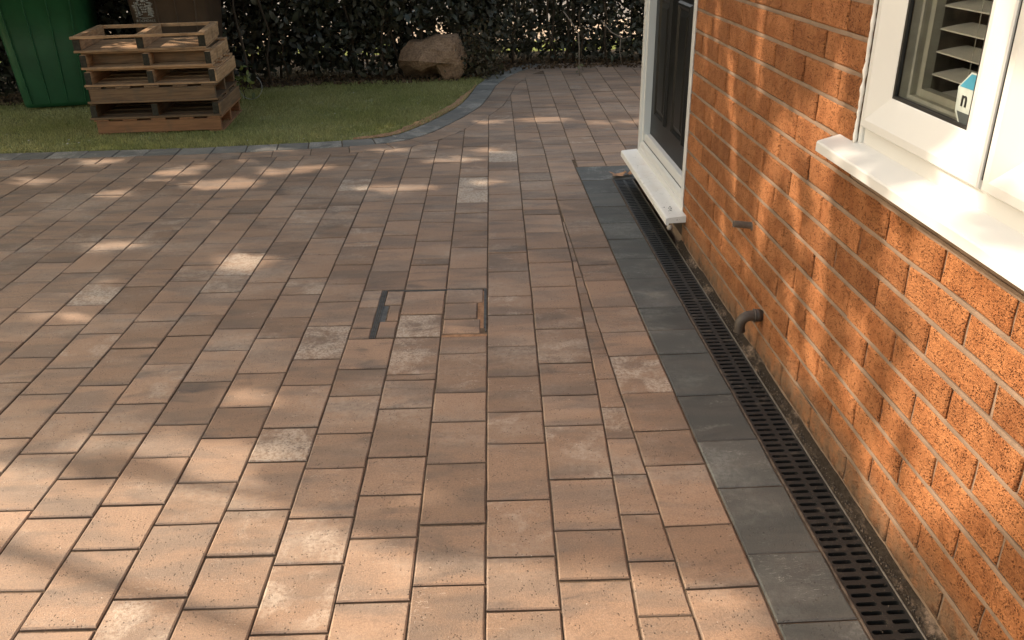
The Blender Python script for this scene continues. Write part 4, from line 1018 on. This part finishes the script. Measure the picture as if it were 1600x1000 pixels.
# crest on the brown bin: helmet, wings, shield, scroll
M_CREST = simple("crest_print", (.27, .25, .21), .6, .3, None, .35, 90)
F = lambda z: -(.52 + (.72 - .52) * z) / 2 - .0005
cr = MB(); rc = random.Random(3)
def blob(x, z, rx, rz, n=11, jag=.25):
    P = [(x + rx * math.cos(a) * (1 + rc.uniform(-jag, jag)), z + rz * math.sin(a) * (1 + rc.uniform(-jag, jag))) for a in np.linspace(0, 2 * math.pi, n + 1)[:-1]]
    cr.add([M @ Vector((px, F(pz) - .0035, pz)) for px, pz in P], [tuple(range(n))])
CX, CZ = -.155, .662
for s in (-1, 1):
    for k in range(9): blob(CX + s * (.050 + rc.uniform(-.010, .012)), CZ + .040 - k * .0105, .019, .0046, 10, .5)
    for k in range(8): blob(CX + s * rc.uniform(.018, .036), CZ + rc.uniform(-.045, .05), .0055, .0055, 8, .5)
    for k in range(5): blob(CX + s * (.035 + .005 * k), CZ - .030 - k * .006, .010, .0045, 8, .4)
    blob(CX + s * .03, CZ + .060, .016, .008, 9, .4)
blob(CX, CZ + .055, .012, .014, 9, .3); blob(CX, CZ + .072, .020, .006, 9, .3)
for k in range(4): 
    for s in (-1, 0, 1): blob(CX + s * .013, CZ + .028 - k * .017, .0052, .0062, 8, .35)
for k in range(9): blob(CX - .044 + k * .011, CZ - .060 - .006 * math.cos((k - 4) / 4 * 1.4), .006, .0032, 7, .2)
cr.build("crest", M_CREST, e)
zt = CZ - .092
text("lettering", "ROCHDALE", .0235, M_CREST, e, M @ Matrix.Translation((CX, F(zt) - .004, zt)) @ Matrix.Rotation(math.pi / 2 + .1, 4, 'X') @ Matrix.Scale(1.08, 4, (1, 0, 0)))

# ------------------------------------------------------------------ boulder
def boulder():
    Y0 = 7.24
    # front silhouette (x, z), with y offsets: main slab leans forward over a foot on the right
    out_ = [(-.575, .165, .10), (-.545, .235, .14), (-.480, .300, .16), (-.372, .305, .14), (-.262, .350, .14), (-.160, .345, .16), (-.070, .352, .18), (-.030, .265, .16), (-.002, .190, .14), (-.010, .105, .12), (-.060, .035, .10), (-.105, -.02, .10), (-.200, -.02, .08), (-.222, .050, .06), (-.262, .128, .03), (-.318, .118, .03), (-.380, .092, .03), (-.440, .105, .05), (-.500, .135, .08)]
    bm = bmesh.new(); n = len(out_)
    F_ = [bm.verts.new((x, Y0 + y, z)) for x, z, y in out_]
    # interior ridge on the front: from the notch up to the top right corner
    r1 = bm.verts.new((-.225, Y0 - .015, .155)); r2 = bm.verts.new((-.150, Y0 + .01, .235)); r3 = bm.verts.new((-.095, Y0 + .06, .305)); l1 = bm.verts.new((-.400, Y0 - .01, .175)); l2 = bm.verts.new((-.330, Y0 + .04, .260)); q1 = bm.verts.new((-.105, Y0 + .045, .130)); q2 = bm.verts.new((-.135, Y0 + .05, .045))
    f = lambda *v: bm.faces.new(v)
    f(F_[0], F_[18], l1); f(F_[18], F_[17], l1); f(F_[17], F_[16], l1); f(F_[16], F_[15], r1); f(F_[16], r1, l1); f(F_[15], F_[14], r1)
    f(F_[0], l1, F_[1]); f(F_[1], l1, l2); f(F_[1], l2, F_[2]); f(F_[2], l2, F_[3]); f(F_[3], l2, F_[4]); f(l1, r1, l2); f(l2, r1, r2); f(l2, r2, F_[4]); f(F_[4], r2, r3); f(F_[4], r3, F_[5]); f(F_[5], r3, F_[6])
    f(F_[14], q1, r1); f(r1, q1, r2); f(r2, q1, r3); f(r3, q1, F_[7]); f(r3, F_[7], F_[6]); f(q1, F_[8], F_[7]); f(q1, F_[9], F_[8]); f(q1, q2, F_[9]); f(q2, F_[10], F_[9]); f(q2, F_[11], F_[10]); f(q2, F_[12], F_[11]); f(q2, F_[13], F_[12]); f(q1, F_[13], q2); f(q1, F_[14], F_[13])
    prev = F_
    for dy, sc, fill in ((.16, .98, .35), (.34, .88, .9), (.46, .62, 1.0)):
        ring = []
        for x, z, y in out_:
            x2 = -.27 + (x + .27) * sc; z2 = .16 + (z - .16) * sc
            if z < .2: z2 = z2 * (1 - fill) + (-.03) * fill
            ring.append(bm.verts.new((x2, Y0 + y * .4 + dy, z2)))
        for i in range(n): f(prev[i], ring[i], ring[(i + 1) % n], prev[(i + 1) % n])
        prev = ring
    f(*prev)
    bmesh.ops.recalc_face_normals(bm, faces=bm.faces[:]); bmesh.ops.triangulate(bm, faces=bm.faces[:])
    bmesh.ops.subdivide_edges(bm, edges=bm.edges[:], cuts=3, use_grid_fill=True, smooth=.10); bm.normal_update()
    for v in bm.verts:
        p = v.co; v.co += v.normal * (.012 * mnoise.fractal(p * 9, 1, 2.1, 5))
    me = bpy.data.meshes.new("boulder"); bm.to_mesh(me); bm.free(); return me
t = NT("sandstone"); p = t.pos(); n1 = t.noise(p, 6, 5, .6)
c = t.mix(t.ramp(n1, .35, .65), (.44, .27, .165), (.32, .195, .12)); c = t.mix(t.ramp(t.noise(p, 22, 5, .7), .52, .68, 0, .7), c, (.15, .09, .06)); 
c = t.mix(t.ramp(t.noise(p, 70, 5, .7), .35, .65, .55, 0), c, (.12, .065, .04))
t.base(c); t.rough(.9); t.spec(.15); t.bump(t.noise(p, 28, 6, .7), .035)
link("boulder", boulder(), t.m, None, label="large brown sandstone boulder overhanging the lawn at the hedge foot", cat="boulder")

# ------------------------------------------------------------------ small litter on lawn and paving
def bits(name, n, fx, s0, s1, mat, **k):
    mb = MB()
    for _ in range(n):
        x, y, z = fx(); s = random.uniform(s0, s1); a = random.random() * 6
        mb.add([(x + s * math.cos(a + q) * (1 if q % 2 < 1 else .6), y + s * math.sin(a + q), z + random.uniform(0, s * .5)) for q in (0, 1.3, 2.6, 3.9, 5.1)], [(0, 1, 2, 3, 4)])
    return mb.build(name, mat, None, **k)
def lawnpt():
    while True:
        x, y = random.uniform(-3.4, .05), random.uniform(5.3, 7.2)
        if inpoly(np.array([x]), np.array([y]), lawnpoly)[0]: return x, y, .014
bits("petals", 70, lawnpt, .003, .009, simple("pale_petal", (.55, .52, .45), .8), label="small pale petals and leaf scraps scattered on the lawn", cat="petals", kind='stuff')
bits("paving_crumbs", 500, lambda: (random.uniform(-2.6, .55), 1.1 + 4 * random.random() ** 1.5, .0022), .0005, .0018, simple("pale_crumb", (.55, .47, .38), .8), label="pale specks of sand and mortar scattered over the paving", cat="crumbs", kind='stuff')
